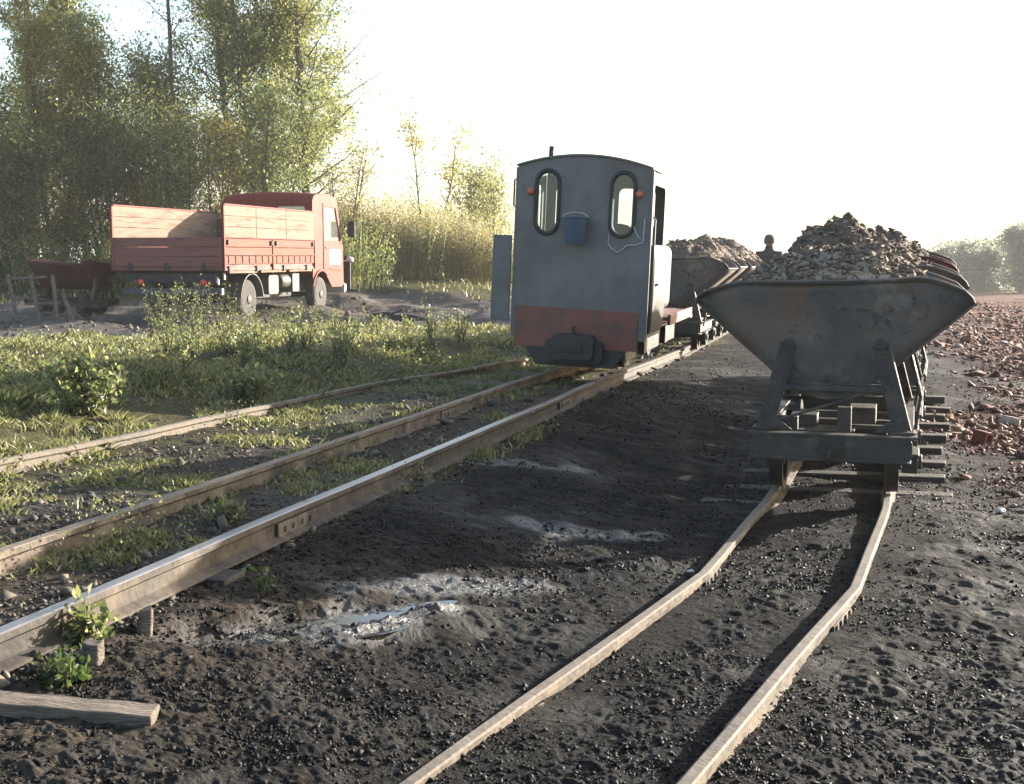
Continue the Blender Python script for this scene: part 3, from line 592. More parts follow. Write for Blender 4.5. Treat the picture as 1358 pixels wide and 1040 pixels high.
pos = [(203, 452), (214, 440), (228, 447), (243, 452), (256, 436), (270, 448), (291, 440), (305, 446), (322, 444), (340, 440), (362, 448), (380, 443), (398, 449), (420, 444), (442, 452), (455, 490), (463, 470), (448, 480),
       (472, 446), (500, 450), (540, 452), (560, 475), (572, 462), (596, 446), (222, 470), (260, 478), (300, 470), (345, 474), (385, 470), (240, 492), (405, 465), (520, 470), (325, 495), (610, 455)]
for k, (u, v) in enumerate(pos):
    x, y = PG(u, v); hh = (1.1 if u < 310 else .6) * random.uniform(.7, 1.1) if v < 465 else random.uniform(.28, .5)
    weed('tall dry weed with grey green leaves on the grass bank before the red truck', WG, x, y, hh, 300 + k, 8, 260, 'weed', .036, .3 * hh + .08)
x, y = PG(115, 545); weed('dense dark bramble clump on the grass bank in the locomotive shadow', None, x, y, .42, 401, 26, 1800, 'weed', .045, .55, 'bramble_bush', .6)
x, y = PG(330, 530); weed('low dark nettle clump beside the half buried rail', None, x, y, .3, 402, 16, 700, 'weed', .05, .4, 'nettle_clump', .6)
x, y = PG(80, 905); weed('leafy green plant above the foreground plank', None, x, y, .09, 403, 16, 300, 'lush', .026, .12, 'leafy_plant', .6)
x, y = PG(345, 782); weed('bright yellow green plant by the exposed sleeper end', None, x, y, .07, 404, 9, 80, 'lush', .024, .07, 'leafy_plant', .7)
x, y = PG(300, 690); weed('pale grass tuft growing between the main rails', None, x, y, .10, 405, 26, 300, 'grass', .04, .12, 'grass_tuft', .25)
x, y = PG(120, 850); weed('grey green weed against the foot of the near main rail', None, x, y, .14, 406, 16, 260, 'weed', .035, .14, 'leafy_plant', .5)
x, y = PG(560, 640); weed('small grass tuft between the rails near the cab shadow', None, x, y, .07, 407, 16, 160, 'grass', .03, .1, 'grass_tuft', .25)

# ------------------------------------------------------------------ tipper wagons
def heap(label, origin, rz, seed, hh=.36, sx=.58, sy=.60, group='spoil loads in the tipper wagons', zr=.985, n=900, big=1.0, pk=None):
    rg = np.random.default_rng(seed); N = 60; u_ = np.linspace(-1, 1, N); X, Y = np.meshgrid(u_, u_, indexing='ij')
    px, py = rg.uniform(-.12, .12), rg.uniform(-.2, .2); px = px if pk is None else pk; rad = np.sqrt((X - px * (1 - np.abs(X))) ** 2 * .95 + (Y - py * (1 - np.abs(Y))) ** 2)
    def hf(X, Y):
        rad = np.sqrt((X - px * (1 - np.abs(X))) ** 2 + (Y - py * (1 - np.abs(Y))) ** 2)
        a = (.82 * np.clip(1 - (rad / 1.1) ** 2.5, 0, 1) + .18 * np.clip(1 - rad / 1.1, 0, 1)) * hh
        nz = .17 * (vn(X * 2.6 + seed, Y * 2.6, 1) - .5) + .10 * (vn(X * 7 + seed, Y * 7, 2) - .5) + .045 * (vn(X * 15, Y * 15 + seed, 3) - .5) + .03 * (vn(X * 30, Y * 30 + seed, 4) - .5)
        return zr - .02 + a + nz * np.clip(1.25 - rad, .25, 1)
    Z = hf(X, Y); v = np.stack([X * sx, Y * sy, Z], -1).reshape(-1, 3)
    i = np.arange(N - 1)[:, None] * N; j = np.arange(N - 1)[None]; f = np.stack([i + j, i + N + j, i + N + j + 1, i + j + 1], -1).reshape(-1, 4)
    f3 = np.concatenate([f[:, [0, 1, 2]], f[:, [0, 2, 3]]])
    # broken lumps and flakes bedded in the surface
    q = rg.uniform(-.98, .98, (n, 2)); rr = np.hypot(*q.T); q = q[rr < 1.05]; m_ = len(q); cz = hf(q[:, 0], q[:, 1])
    global rng
    keep = rng; rng = rg
    size = np.clip(rg.lognormal(math.log(.0075 * big), .6, m_), .003, .027)
    o = lumps('spoil_heap', q[:, 0] * sx, q[:, 1] * sy, size, M['rubblel'], .15, (.35, 1), (.8, 2.2), zbase=cz); rng = keep
    nv = len(o.data.vertices); co = np.empty(nv * 3, np.float32); o.data.vertices.foreach_get('co', co); co = co.reshape(-1, 3)
    fi = np.empty(len(o.data.polygons) * 3, np.int32); o.data.loops.foreach_get('vertex_index', fi); old = o.data
    bpy.data.objects.remove(o); bpy.data.meshes.remove(old)
    o = npmesh('spoil_heap', np.concatenate([co, v]), np.concatenate([fi.reshape(-1, 3), f3 + nv]), M['rubblel'], k=3)
    o.location = origin; o.rotation_euler = (0, 0, rz); return tag(o, label, 'rubble heap', group)
TIPS = .70
def make_hopper(parent, m, y0=.27, y1=1.55, tilt=None):
    cy = (y0 + y1) / 2
    side = [(-TIPS, 1.055), (-.63, .99), (-.27, .675), (-.20, .625), (-.10, .59), (0, .58), (.10, .59), (.20, .625), (.27, .675), (.63, .99), (TIPS, 1.055)]
    top = [(.685, 1.085), (.645, 1.12), (.56, 1.155), (.48, 1.18), (.40, 1.183), (.32, 1.172), (.2, 1.168), (0, 1.162), (-.2, 1.16), (-.36, 1.158), (-.46, 1.155), (-.54, 1.14), (-.64, 1.11), (-.69, 1.08)]
    def yy(z, sg): return (y0 + .10 * (1.06 - z)) if sg < 0 else (y1 - .10 * (1.06 - z))
    mb = MB(); n = len(side)
    vs = [(x, yy(z, -1), z) for x, z in side] + [(x, yy(z, 1), z) for x, z in side]
    mb.add(vs, [(i, i + 1, i + 1 + n, i + n) for i in range(n - 1)])
    for sg in (-1, 1):
        # dented end plate as a fan of rings so it can bulge
        ol = side + top; cxx, czz = 0, .9; rings = []
        for q in (1, .8, .6, .4, .2):
            rings.append([(cxx + (x - cxx) * q, yy(czz + (z - czz) * q, sg) + sg * -.03 * (1 - q) + sg * .012 * math.sin(9 * x * q + 5 * z), czz + (z - czz) * q) for x, z in ol])
        k = len(ol); vs = [p for r in rings for p in r] + [(cxx, yy(czz, sg) - sg * .03, czz)]
        fs = [(a * k + i, a * k + (i + 1) % k, (a + 1) * k + (i + 1) % k, (a + 1) * k + i) for a in range(4) for i in range(k)] + [(4 * k + i, 4 * k + (i + 1) % k, 5 * k) for i in range(k)]
        mb.add(vs, fs)
    h = mb.build('hopper', m, parent, smooth=40); sl = h.modifiers.new('thickness', 'SOLIDIFY'); sl.thickness = .010; sl.offset = 0
    h.location = (-.03, 0, -.055)
    # rolled rim
    rm = MB()
    for sg in (-1, 1):
        pts = [(TIPS, yy(1.055, sg), 1.055)] + [(x, yy(z, sg) + sg * (.012 if 0 < i_ < 13 else .004), z) for i_, (x, z) in enumerate(top)] + [(-TIPS, yy(1.055, sg), 1.055)]
        rm.tube(pts, [.007, .010] + [.0125] * (len(pts) - 4) + [.010, .007], 8)
        lp = [(x, yy(z, sg) + sg * .035, z + .004) for x, z in top]; up = [(x, yy(z, sg), z + .002) for x, z in top]
        kk = len(lp); rm.add(lp + up, [(i, i + 1, i + 1 + kk, i + kk) for i in range(kk - 1)])
    for sx in (-1, 1): rm.tube([(sx * TIPS, yy(1.055, -1), 1.055), (sx * TIPS, yy(1.055, 1), 1.055)], .012, 8)
    rmo = rm.build('rim', m, h, smooth=50)
    return h
def make_wagon(hop_mat):
    t = thing('tipper_wagon', 'x', 'tipper wagon'); L = 1.82
    make_hopper(t, hop_mat)
    fr = MB()
    for sx in (-1, 1):
        fr.box(sx * .34 - .012, sx * .34 + .012, .06, L - .06, .215, .325); fr.box(min(sx * .34, sx * .40), max(sx * .34, sx * .40), .06, L - .06, .325, .337)
        fr.box(min(sx * .34, sx * .39), max(sx * .34, sx * .39), .06, L - .06, .205, .215)
    for y in (.55, .91, 1.27): fr.box(-.328, .328, y - .03, y + .03, .235, .315)
    fr.box(-.33, .10, .30, .52, .318, .330); fr.box(-.30, -.18, .20, .26, .338, .41); fr.box(.02, .09, .18, .24, .338, .47); fr.box(.03, .30, .34, .38, .338, .36); fr.box(-.24, -.10, .46, .60, .33, .39); fr.box(.06, .20, .60, .80, .33, .42)
    fr.build('frame', M['frame'], t, bevel=.003)
    for y, sg in ((0, 1), (L, -1)):
        hs = MB(); ol = rrect(-.395, .395, .222, .345, .035)
        hs.plate(ol, [], 'y', y + .012 * sg, y + .026 * sg)
        hs.box(-.39, .39, min(y, y + .08 * sg), max(y, y + .08 * sg), .340, .352); hs.box(-.375, .375, min(y + .004 * sg, y + .07 * sg), max(y + .004 * sg, y + .07 * sg), .214, .226)
        for sx in (-1, 1): hs.bar((sx * .39, y + .01 * sg, .346), (sx * .33, y + .15 * sg, .346), .08, .012)
        hs.build('headstock', M['frame'], t, bevel=.005)
        dh = MB(); dh.box(-.05, .05, min(y - .05 * sg, y + .02 * sg), max(y - .05 * sg, y + .02 * sg), .255, .315); dh.tube([(0, y - .04 * sg, .285), (.0, y - .09 * sg, .285), (0, y - .10 * sg, .25), (0, y - .07 * sg, .225)], .012, 6); dh.build('drawhook', M['wheel'], t, bevel=.004)
        tr_ = MB(); yt = y + .14 * sg
        for sx in (-1, 1):
            a, b = Vector((sx * .345, yt, .35)), Vector((sx * .225, yt, .80))
            tr_.bar(a, b, .014, .085, (1, 0, 0)); tr_.bar(a + Vector((sx * .04, .03 * sg, 0)), b + Vector((sx * .04, .03 * sg, 0)), .06, .012, (1, 0, 0))
            # triangular gusset and foot plate
            tr_.plate([(sx * .39, .353), (sx * .20, .353), (sx * .30, .43)], [], 'y', yt - .02 * sg - .004, yt - .02 * sg + .004)
            tr_.box(sx * .345 - .06, sx * .345 + .06, min(yt - .06 * sg, yt + .08 * sg), max(yt - .06 * sg, yt + .08 * sg), .353, .365)
            tr_.tube([(sx * .225, yt - .03, .80), (sx * .225, yt + .05, .80)], .028, 10)
        tr_.box(-.27, .27, yt - .012, yt + .012, .555, .585); tr_.box(-.27, .27, min(yt, yt + .05 * sg), max(yt, yt + .05 * sg), .586, .594)
        tr_.plate(arc(-.02, .80, .292, 200, 340, 14) + arc(-.02, .80, .21, 340, 200, 14), [], 'y', yt + .02 * sg - .006, yt + .02 * sg + .006)
        tr_.bar((-.27, yt, .40), (.22, yt, .57), .012, .03, (0, 1, 0))
        tr_.build('trestle', M['frame'], t, bevel=.003)
    for y in (.43, 1.39):
        wl = MB(); wl.tube([(-.40, y, .17), (.40, y, .17)], .024, 10); wl.build('axle', M['wheel'], t)
        for sx in (-1, 1):
            q = MB(); q.lathe([(.03, -.04), (.05, -.04), (.055, -.012), (.13, -.006), (.135, -.03), (.168, -.03), (.172, .03), (.19, .033), (.192, .042), (.14, .042), (.135, .012), (.055, .02), (.05, .04), (.03, .04)], (sx * .30, y, .17), (-sx, 0, 0), 30)
            q.build('wheel', M['wheel'], t, smooth=40)
            ab = MB(); ab.box(sx * .385 - .04, sx * .385 + .04, y - .065, y + .065, .11, .215); ab.box(sx * .40 - .03, sx * .40 + .03, y - .13, y + .13, .20, .222); ab.tube([(sx * .42, y, .165), (sx * .445, y, .165)], .04, 12)
            ab.build('axle_box', M['frame'], t, bevel=.006)
    lv = MB(); lv.tube([(.40, .28, .30), (.43, .34, .52), (.36, .40, .78), (.33, .42, .84)], .012, 6); lv.tube([(.40, 1.50, .30), (.43, 1.45, .52), (.36, 1.40, .78)], .012, 6); lv.tube([(.43, .31, .42), (.44, 1.48, .42)], .010, 6)
    lv.build('locking_lever', M['frame'], t, smooth=60)
    return t
AN = -math.atan(.325)
ahead = lambda o, rz, d: (o[0] - math.sin(rz) * d, o[1] + math.cos(rz) * d)
near_o = (1.60, 6.38)
GN, GL = 'loaded tipper wagons on the foreground track', 'loaded tipper wagons behind the locomotive'
labN = ['dark rusted tipper wagon nearest on the right with its whole end plate facing us', 'tipper wagon coupled directly behind the nearest dark rusted wagon', 'red rusted tipper wagon, third in the right hand train', 'tipper wagon showing its rim fourth in the right hand train', 'last tipper wagon with only its rim tip showing in the right hand train']
labH = ['tall brown rubble heap in the nearest tipper wagon', 'rubble heap in the wagon behind the nearest one', 'rubble heap in the red rimmed third wagon of the right hand train', 'rubble heap in the fourth wagon of the right hand train', 'rubble heap in the last wagon of the right hand train']
proto = make_wagon(M['rust']); protor = make_wagon(M['rustred'])
protol = []
def swap(o, a, b):
    for ch in KIDS.get(o, []):
        swap(ch, a, b)
used_r = False
for k in range(4):
    o = proto if k == 0 else (protor if k == 2 else copy_tree(proto if k != 4 else protor))
    p = ahead(near_o, AN, 1.93 * k); o.location = (p[0], p[1], float(znear(p[1] + .9))); o.rotation_euler = (R(.5), R((0, .8, -.6, .5, 0)[k]), AN + R((.6, 0, -.5, .4, 0)[k]))
    tag(o, labN[k], 'tipper wagon', GN)
    c = ahead(p, AN, .91); heap(labH[k], (c[0] - (.07 if k == 0 else .03), c[1], float(znear(c[1]))), AN, 500 + k, (.34, .50, .40, .34, .3)[k], sx=(.59, .56, .56, .56, .56)[k], n=9000 if k == 0 else 4500, pk=(None, -.5, None, None)[k])
AM = -math.atan(.262)
left_o = (1.86, 15.4)
labL = ['dark tipper wagon coupled directly ahead of the grey locomotive', 'second tipper wagon beyond the grey locomotive', 'third tipper wagon beyond the grey locomotive', 'fourth tipper wagon beyond the grey locomotive', 'farthest tipper wagon of the locomotive train']
labM = ['grey rubble heap just right of the locomotive cab', 'rubble heap in the second wagon beyond the locomotive', 'rubble heap in the third wagon beyond the locomotive', 'peaked rubble heap in the fourth wagon beyond the locomotive', 'rubble heap in the farthest wagon of the locomotive train']
for k in range(5):
    o = copy_tree(proto); p = ahead(left_o, AM, 1.93 * k); o.location = (p[0], p[1], float(zmain(p[1] + .9))); o.rotation_euler = (R(-.4), R((1.5, .3, .8, 0, .4)[k]), AM)
    tag(o, labL[k], 'tipper wagon', GL); c = ahead(p, AM, .91)
    heap(labM[k], (c[0], c[1], float(zmain(c[1]))), AM, 520 + k, (.38, .42, .36, .46, .44)[k], n=2200)

# ------------------------------------------------------------------ locomotive
def make_loco():
    t = thing('locomotive', 'small grey diesel locomotive with oval cab windows and red lower panel', 'locomotive'); W = .62; EZ, CZ = 1.775, 1.875
    def top(wd, e, c, n=14): return [(wd - 2 * wd * i / n, e + (c - e) * (1 - ((wd - 2 * wd * i / n) / wd) ** 2)) for i in range(n + 1)]
    wl, wr = stadium(-.335, 1.475, .20, .53), stadium(.365, 1.475, .20, .53)
    b = MB(); b.plate([(-W, .31), (W, .31)] + top(W, EZ, CZ), [wl, wr], 'y', 0, .018); rv = b
    for sx in (-.335, .365):
        for k in range(6): rv.lathe([(.007, 0), (.005, -.006), (.001, -.007)], (sx + .145, 0, 1.25 + .09 * k), (0, 1, 0), 8)
    for k in range(15):
        for xx in (-.60, .60): rv.lathe([(.007, 0), (.005, -.006), (.001, -.007)], (xx, 0, .36 + .095 * k), (0, 1, 0), 8)
    for k in range(6): rv.lathe([(.007, 0), (.005, -.006), (.001, -.007)], (-.02, 0, .60 + .09 * k), (0, 1, 0), 8)
    rw = b.build('rear_wall', M['greypaint'], t)
    b = MB(); b.plate([(W + .002, EZ - .02), (-W - .002, EZ - .02)][::-1] + [(x, z) for x, z in top(W + .002, EZ, CZ)], [[(x, z) for x, z in ([(W - .022, EZ - .02 + .001), ] + [(x, z) for x, z in top(W - .022, EZ - .014, CZ - .02)] + [(-W + .022, EZ - .02 + .001)])]] if False else [], 'y', -.001, -.0005)
    for cx, lb in ((-.335, 'l'), (.365, 'r')):
        f = MB(); f.tube([(x, -.004, z) for x, z in stadium(cx, 1.475, .215, .545, 10)], .019, 8, True); fo = f.build('window_frame', M['black'], t, smooth=60)
        f2 = MB(); f2.tube([(x, .016, z) for x, z in stadium(cx, 1.475, .185, .515, 10)], .008, 6, True); f2.build('trim', M['tank'], fo, smooth=60)
        g = MB(); g.plate(stadium(cx, 1.475, .195, .525), [], 'y', .006, .009); g.build('pane', M['glass'], fo)
    # lower red panel
    b = MB(); b.plate([(-.60, .22), (.56, .22), (.56, .56), (-.60, .575)], [], 'y', -.012, -.002); b.build('red_panel', M['redpaint'], t, bevel=.003)
    # front wall with two windows
    b = MB(); b.plate([(-W + .02, .50), (W - .02, .50)] + top(W - .02, EZ - .01, CZ - .012), [rrect(-.50, -.14, 1.28, 1.66, .05), rrect(.14, .50, 1.28, 1.66, .05)], 'y', 1.06, 1.08); b.build('front_wall', M['greypaint'], t)
    b = MB()
    for sx in (-1, 1):
        x0, x1 = sorted((sx * (W - .018), sx * W))
        hole = rrect(.20, .92, 1.12, 1.66, .06)
        if sx > 0: b.plate([(.018, .33), (1.06, .33), (1.06, EZ - .01), (.018, EZ - .01)], [hole], 'x', x0, x1)
        else: b.plate([(.018, .33), (1.06, .33), (1.06, EZ - .01), (.018, EZ - .01)], [rrect(.22, .90, .5, 1.66, .05)], 'x', x0, x1)
        b.build('side_wall', M['sungrey'], t, bevel=.003); b = MB()
    # half door on the right, bulging out
    b = MB(); b.plate([(W + .004, .36), (W + .03, .40), (W + .042, .70), (W + .042, 1.0), (W + .03, 1.13), (W + .004, 1.15)], [], 'y', .16, .98); dr = b.build('side_door', M['sungrey'], t, bevel=.01)
    b = MB(); b.tube([(W + .04, .25, .80), (W + .065, .25, .80), (W + .065, .36, .80), (W + .04, .36, .80)], .008, 6); b.build('handle', M['oily'], dr)
    # open door on the left
    d = MB(); d.box(-W - .225, -W - .045, .03, .052, .43, 1.18); do = d.build('open_door', M['greypaint'], t, bevel=.006)
    h = MB()
    for z in (.52, .80, 1.10):
        h.tube([(-W - .025, .04, z - .04), (-W - .025, .04, z + .04)], .012, 8); h.box(-W - .05, -W + .006, .035, .045, z - .02, z + .02)
        pass
    # curved roof
    r = MB(); n = 16; wd = W + .012; oi = [(wd - 2 * wd * i / n, EZ + .004 + (CZ - EZ) * (1 - ((wd - 2 * wd * i / n) / wd) ** 2)) for i in range(n + 1)]
    ol = oi + [(x, z + .016) for x, z in oi[::-1]]; r.plate(ol, [], 'y', -.022, 1.12); r.build('roof', M['greypaint'], t)
    # corner beads and grab rails
    g = MB()
    for sx in (-1, 1):
        g = MB(); g.box(min(sx * W, sx * (W + .018)), max(sx * W, sx * (W + .018)), -.004, .03, .33, EZ - .005); g.build('corner_angle', M['greypaint'], t, bevel=.003)
    g = MB(); g.tube([(W + .01, .09, .62), (W + .035, .09, .64), (W + .035, .09, 1.36), (W + .01, .09, 1.38)], .009, 8)
    g.tube([(-W - .01, .05, 1.42), (-W - .045, .05, 1.44), (-W - .045, .05, 1.66), (-W - .01, .05, 1.68)], .009, 8); g.build('handrail', M['sungrey'], t, smooth=60)
    for sx in (-.495, .515):
        l_ = MB(); l_.lathe([(.034, 0), (.036, -.012), (.03, -.03), (.012, -.042), (.001, -.044)], (sx, -.001, 1.565), (0, 1, 0), 18); l_.build('marker_lamp', M['amber'], t, smooth=60)
    c = MB(); c.tube([(.47, -.01, 1.33), (.49, -.016, 1.26), (.52, -.012, 1.21), (.57, -.012, 1.17), (.575, -.01, 1.36)], .006, 6)
    c.tube([(.255, -.012, 1.22), (.25, -.014, 1.14), (.285, -.014, 1.10), (.34, -.014, 1.065), (.38, -.012, 1.09), (.42, -.012, 1.13), (.50, -.012, 1.135), (.57, -.012, 1.16)], .006, 6); c.build('cable', M['wire'], t, smooth=60)
    # buffer coupling and frame
    cb = MB(); cb.plate(rrect(-.205, .185, .13, .35, .05), [], 'y', -.16, -.013); cb.plate(rrect(-.28, .26, .10, .30, .05), [], 'y', -.10, -.02); cb.box(-.10, .08, -.19, -.15, .20, .27); cbo = cb.build('buffer', M['oily'], t, bevel=.015)
    k = MB(); k.tube([(-.02, -.08, .15), (-.02, -.08, .42)], .018, 8); k.build('coupling_pin', M['oily'], cbo)
    f = MB(); f.plate([(-.56, .309), (-.38, .06), (.35, .06), (.54, .309)], [], 'y', -.006, .02)
    for sx in (-1, 1): f.box(sx * .44 - .015, sx * .44 + .015, .02, 3.5, .12, .42)
    f.box(-.45, .45, 3.46, 3.5, .10, .46); f.box(-.42, .42, .1, 3.4, .36, .42); f.build('frame', M['oily'], t, bevel=.004)
    for y in (.85, 2.35):
        a = MB(); a.tube([(-.45, y, .23), (.45, y, .23)], .035, 10); a.build('axle', M['wheel'], t)
        for sx in (-1, 1):
            q = MB(); q.lathe([(.04, -.05), (.08, -.05), (.09, -.01), (.18, -.005), (.19, -.03), (.228, -.03), (.232, .035), (.255, .038), (.257, .048), (.19, .048), (.08, .03), (.04, .05)], (sx * .30, y, .232), (-sx, 0, 0), 32); q.build('wheel', M['wheel'], t, smooth=40)
            q = MB(); q.box(sx * .475 - .04, sx * .475 + .04, y - .09, y + .09, .14, .32); q.box(sx * .475 - .02, sx * .475 + .02, y - .26, y + .26, .32, .35); q.build('axle_box', M['oily'], t, bevel=.01)
    rb = MB()
    for sx in (-1, 1): rb.box(min(sx * .40, sx * .70), max(sx * .40, sx * .70), 1.10, 3.0, .44, .475); rb.box(min(sx * .68, sx * .71), max(sx * .68, sx * .71), 1.10, 3.0, .40, .50)
    rb.build('running_board', M['redpaint'], t, bevel=.004)
    hd = MB(); hd.plate(rrect(-.40, .40, .45, 1.16, .10, 5), [], 'y', 1.09, 3.30); ho = hd.build('hood', M['greypaint'], t, bevel=.008)
    lv = MB()
    for sx in (-1, 1):
        for k in range(9): lv.box(sx * .405 - .008, sx * .405 + .008, 1.5 + .16 * k, 1.53 + .16 * k, .62, .98)
    lv.build('louvre', M['oily'], ho)
    g = MB(); g.box(-.28, .28, 3.302, 3.33, .58, 1.02); g.build('grille', M['oily'], ho, bevel=.005)
    e = MB(); e.tube([(-.52, .85, 1.72), (-.52, .85, 1.9), (-.515, .85, 2.02)], .026, 10); e.build('exhaust_pipe', M['oily'], t, smooth=60)
    s_ = MB(); s_.box(-.10, .48, .35, .75, .50, .86); s_.plate(rrect(-.08, .46, .86, 1.32, .16), [], 'y', .32, .40); s_.build('seat', M['black'], t, bevel=.03)
    cn = MB(); cn.box(-.50, -.28, .75, 1.04, .50, 1.25); cn.tube([(-.30, .6, .5), (-.31, .58, 1.45)], .012, 8); cn.build('control_stand', M['oily'], t, bevel=.01)
    fl = MB(); fl.box(-W + .02, W - .02, .02, 1.06, .46, .495); fl.build('floor', M['oily'], t)
    return t
loco = make_loco()
LO = (.545, 11.0); AL = -R(14)
loco.location = (LO[0], LO[1], .345); loco.rotation_euler = (0, R(2.4), AL); loco.scale = (.93, 1, .985)
def make_bucket():
    t = thing('bucket', 'blue plastic bucket hanging on the rear wall of the locomotive cab', 'bucket')
    b = MB(); b.lathe([(.001, .002), (.078, 0), (.082, .01), (.108, .205), (.116, .21), (.116, .225), (.106, .226), (.102, .215), (.077, .02), (.001, .018)], (0, 0, 0), (0, 0, 1), 28); b.build('body', M['blue'], t, smooth=40)
    h = MB(); h.tube([(.112 * math.cos(a), -.0, (.215 + .05 * math.sin(a))) for a in [math.pi * i / 12 for i in range(13)]], .005, 6); h.build('handle', M['wire'], t, smooth=60)
    k = MB(); k.tube([(0, 0, .265), (0, .12, .275)], .006, 6); k.build('hook', M['oily'], t)
    return t
bk = make_bucket(); mw = Matrix.LocRotScale(loco.location, loco.rotation_euler, loco.scale)
bk.location = mw @ Vector((-.035, -.122, 1.125)); bk.rotation_euler = (0, R(1), AL)

# ------------------------------------------------------------------ truck
def make_truck():
    t = thing('truck', 'red flatbed truck with faded wooden side boards parked before the grove', 'truck'); BW = 1.2
    # load bed
    b = MB(); b.box(-BW, BW, 0, 4.75, 1.08, 1.17); b.box(-BW - .02, BW + .02, .0, 4.75, 1.04, 1.10); b.build('load_bed', M['bedend'], t, bevel=.006)
    tg = MB()
    for k in range(3): tg.box(-BW, BW, -.035, -.005, 1.13 + .195 * k, 1.13 + .195 * (k + 1) - .012)
    for x in (-1.17, 1.17, ): tg.box(x - .03, x + .03, -.05, -.036, 1.12, 1.70)
    tgo = tg.build('tailboard', M['bedend'], t, bevel=.006)
    for x in (-.8, 0, .8): h = MB(); h.box(x - .04, x + .04, -.05, -.037, 1.06, 1.2); h.build('hinge', M['chassis'], tgo, bevel=.004)
    for sx in (-1, 1):
        x0, x1 = sorted((sx * (BW - .0), sx * (BW + .03)))
        s_ = MB()
        for (y0, y1) in ((.05, 2.33), (2.40, 4.72)):
            for k in range(3): s_.box(x0, x1, y0, y1, 1.17 + .175 * k, 1.17 + .175 * (k + 1) - .010)
            for k in range(7): s_.box(min(sx * (BW + .03), sx * (BW + .045)), max(sx * (BW + .03), sx * (BW + .045)), y0 + .15 + k * .32, y0 + .19 + k * .32, 1.19, 1.34)
        s_.box(min(sx * (BW + .03), sx * (BW + .055)), max(sx * (BW + .03), sx * (BW + .055)), .03, 4.74, 1.345, 1.365)
        so_ = s_.build('side_board', M['bedred'], t, bevel=.005)
        for y in (.0, 2.335, 4.70):
            ps = MB(); ps.box(min(sx * (BW - .005), sx * (BW + .05)), max(sx * (BW - .005), sx * (BW + .05)), y, y + .06, 1.05, 1.70 if y else 2.34); ps.build('post', M['truckred'], so_, bevel=.005)
        lt = MB()
        for y in (.14, 2.22, 2.48, 4.55): lt.box(min(sx * (BW + .031), sx * (BW + .07)), max(sx * (BW + .031), sx * (BW + .07)), y, y + .06, 1.56, 1.66)
        for y in (.2, 1.5, 2.9, 4.2): lt.box(min(sx * (BW + .02), sx * (BW + .05)), max(sx * (BW + .02), sx * (BW + .05)), y, y + .10, 1.02, 1.14)
        lt.build('latch', M['chassis'], so_, bevel=.004)
        up = MB()
        for k in range(3): up.box(x0 + .004, x1 - .004, .065, 4.70, 1.71 + .215 * k, 1.71 + .215 * (k + 1) - .006)
        for y in (1.55, 3.1): up.box(min(sx * (BW + .026), sx * (BW + .034)), max(sx * (BW + .026), sx * (BW + .034)), y, y + .02, 1.71, 2.34)
        up.build('extension_board', M['bedwood'], t, bevel=.004)
        rl = MB(); rl.box(x0 - .002, x1 + .012, .06, 4.70, 2.347, 2.375); rl.box(x0 - .002, x1 + .014, .06, 4.70, 1.695, 1.715); rl.build('board_rail', M['truckred'], t, bevel=.004)
        rr = MB()
        for k in range(3): rr.box(min(sx * (BW - .05), sx * (BW + .01)), max(sx * (BW - .05), sx * (BW + .01)), .3 + 1.5 * k, 1.6 + 1.5 * k, .985, 1.035)
        rr.build('bed_runner', M['bedwood'], t, bevel=.004)
    hb = MB()
    for k in range(4): hb.box(-BW + .01, BW - .01, 4.66, 4.695, 1.175 + .26 * k, 1.175 + .26 * (k + 1) - .01)
    for x in (-.8, 0, .8): hb.box(x - .03, x + .03, 4.70, 4.75, 1.1, 2.2)
    hb.build('headboard', M['bedend'], t, bevel=.004)
    # chassis
    c = MB()
    for sx in (-1, 1): c.box(sx * .42 - .04, sx * .42 + .04, .2, 6.6, .70, .94)
    for y in (.3, 1.2, 2.2, 3.2, 4.2): c.box(-.42, .42, y - .05, y + .05, .74, .9)
    for y in (.25, 1.4, 2.6, 3.8): c.box(-1.1, 1.1, y, y + .09, .94, 1.04)
    c.box(-.5, .5, 1.3, 2.0, .5, .75); c.box(-1.0, 1.0, .10, .22, .80, .98); c.build('chassis', M['chassis'], t, bevel=.005)
    bu = MB(); bu.box(-1.05, 1.12, .05, .15, .56, .69); bu.build('rear_bumper', M['bluegrey'], t, bevel=.01)
    for x in (-.62, .76):
        l_ = MB(); l_.lathe([(.062, 0), (.066, -.02), (.05, -.045), (.001, -.05)], (x, .07, .81), (0, 1, 0), 18); l_.build('tail_light', M['redlens'], t, smooth=60)
        l_ = MB(); l_.box(x - .17 if x < 0 else x + .08, x - .08 if x < 0 else x + .17, .05, .09, .77, .85); l_.build('indicator', M['redpaint'], t, bevel=.01)
    ed = MB(); ed.box(1.12, 1.15, .06, .14, .56, .69); ed.box(1.05, 1.08, .06, .10, .76, .87); ed.box(1.10, 1.13, .22, .27, .86, 1.0); ed.build('end_marker', M['chalk'], t, bevel=.004)
    # wheels
    def wheel(x, y, wd, sx):
        w_ = MB(); r = .42; w_.lathe([(.26, -wd / 2), (.33, -wd / 2 - .008), (.395, -wd / 2 + .012), (r, -wd / 2 + .04), (r, wd / 2 - .04), (.395, wd / 2 - .012), (.33, wd / 2 + .008), (.26, wd / 2)], (x, y, .42), (sx, 0, 0), 36)
        tr_ = thing('wheel', 'x', 'x'); del tr_['label']; del tr_['category']; bpy.data.objects.remove(tr_)
        wo_ = w_.build('wheel', M['tyre'], t, smooth=40)
        q = MB(); q.lathe([(.262, wd / 2 - .01), (.25, wd / 2 - .004), (.235, wd / 2 - .05), (.15, wd / 2 - .10), (.10, wd / 2 - .06), (.09, wd / 2 + .02), (.05, wd / 2 + .035), (.001, wd / 2 + .036)], (x, y, .42), (sx, 0, 0), 28)
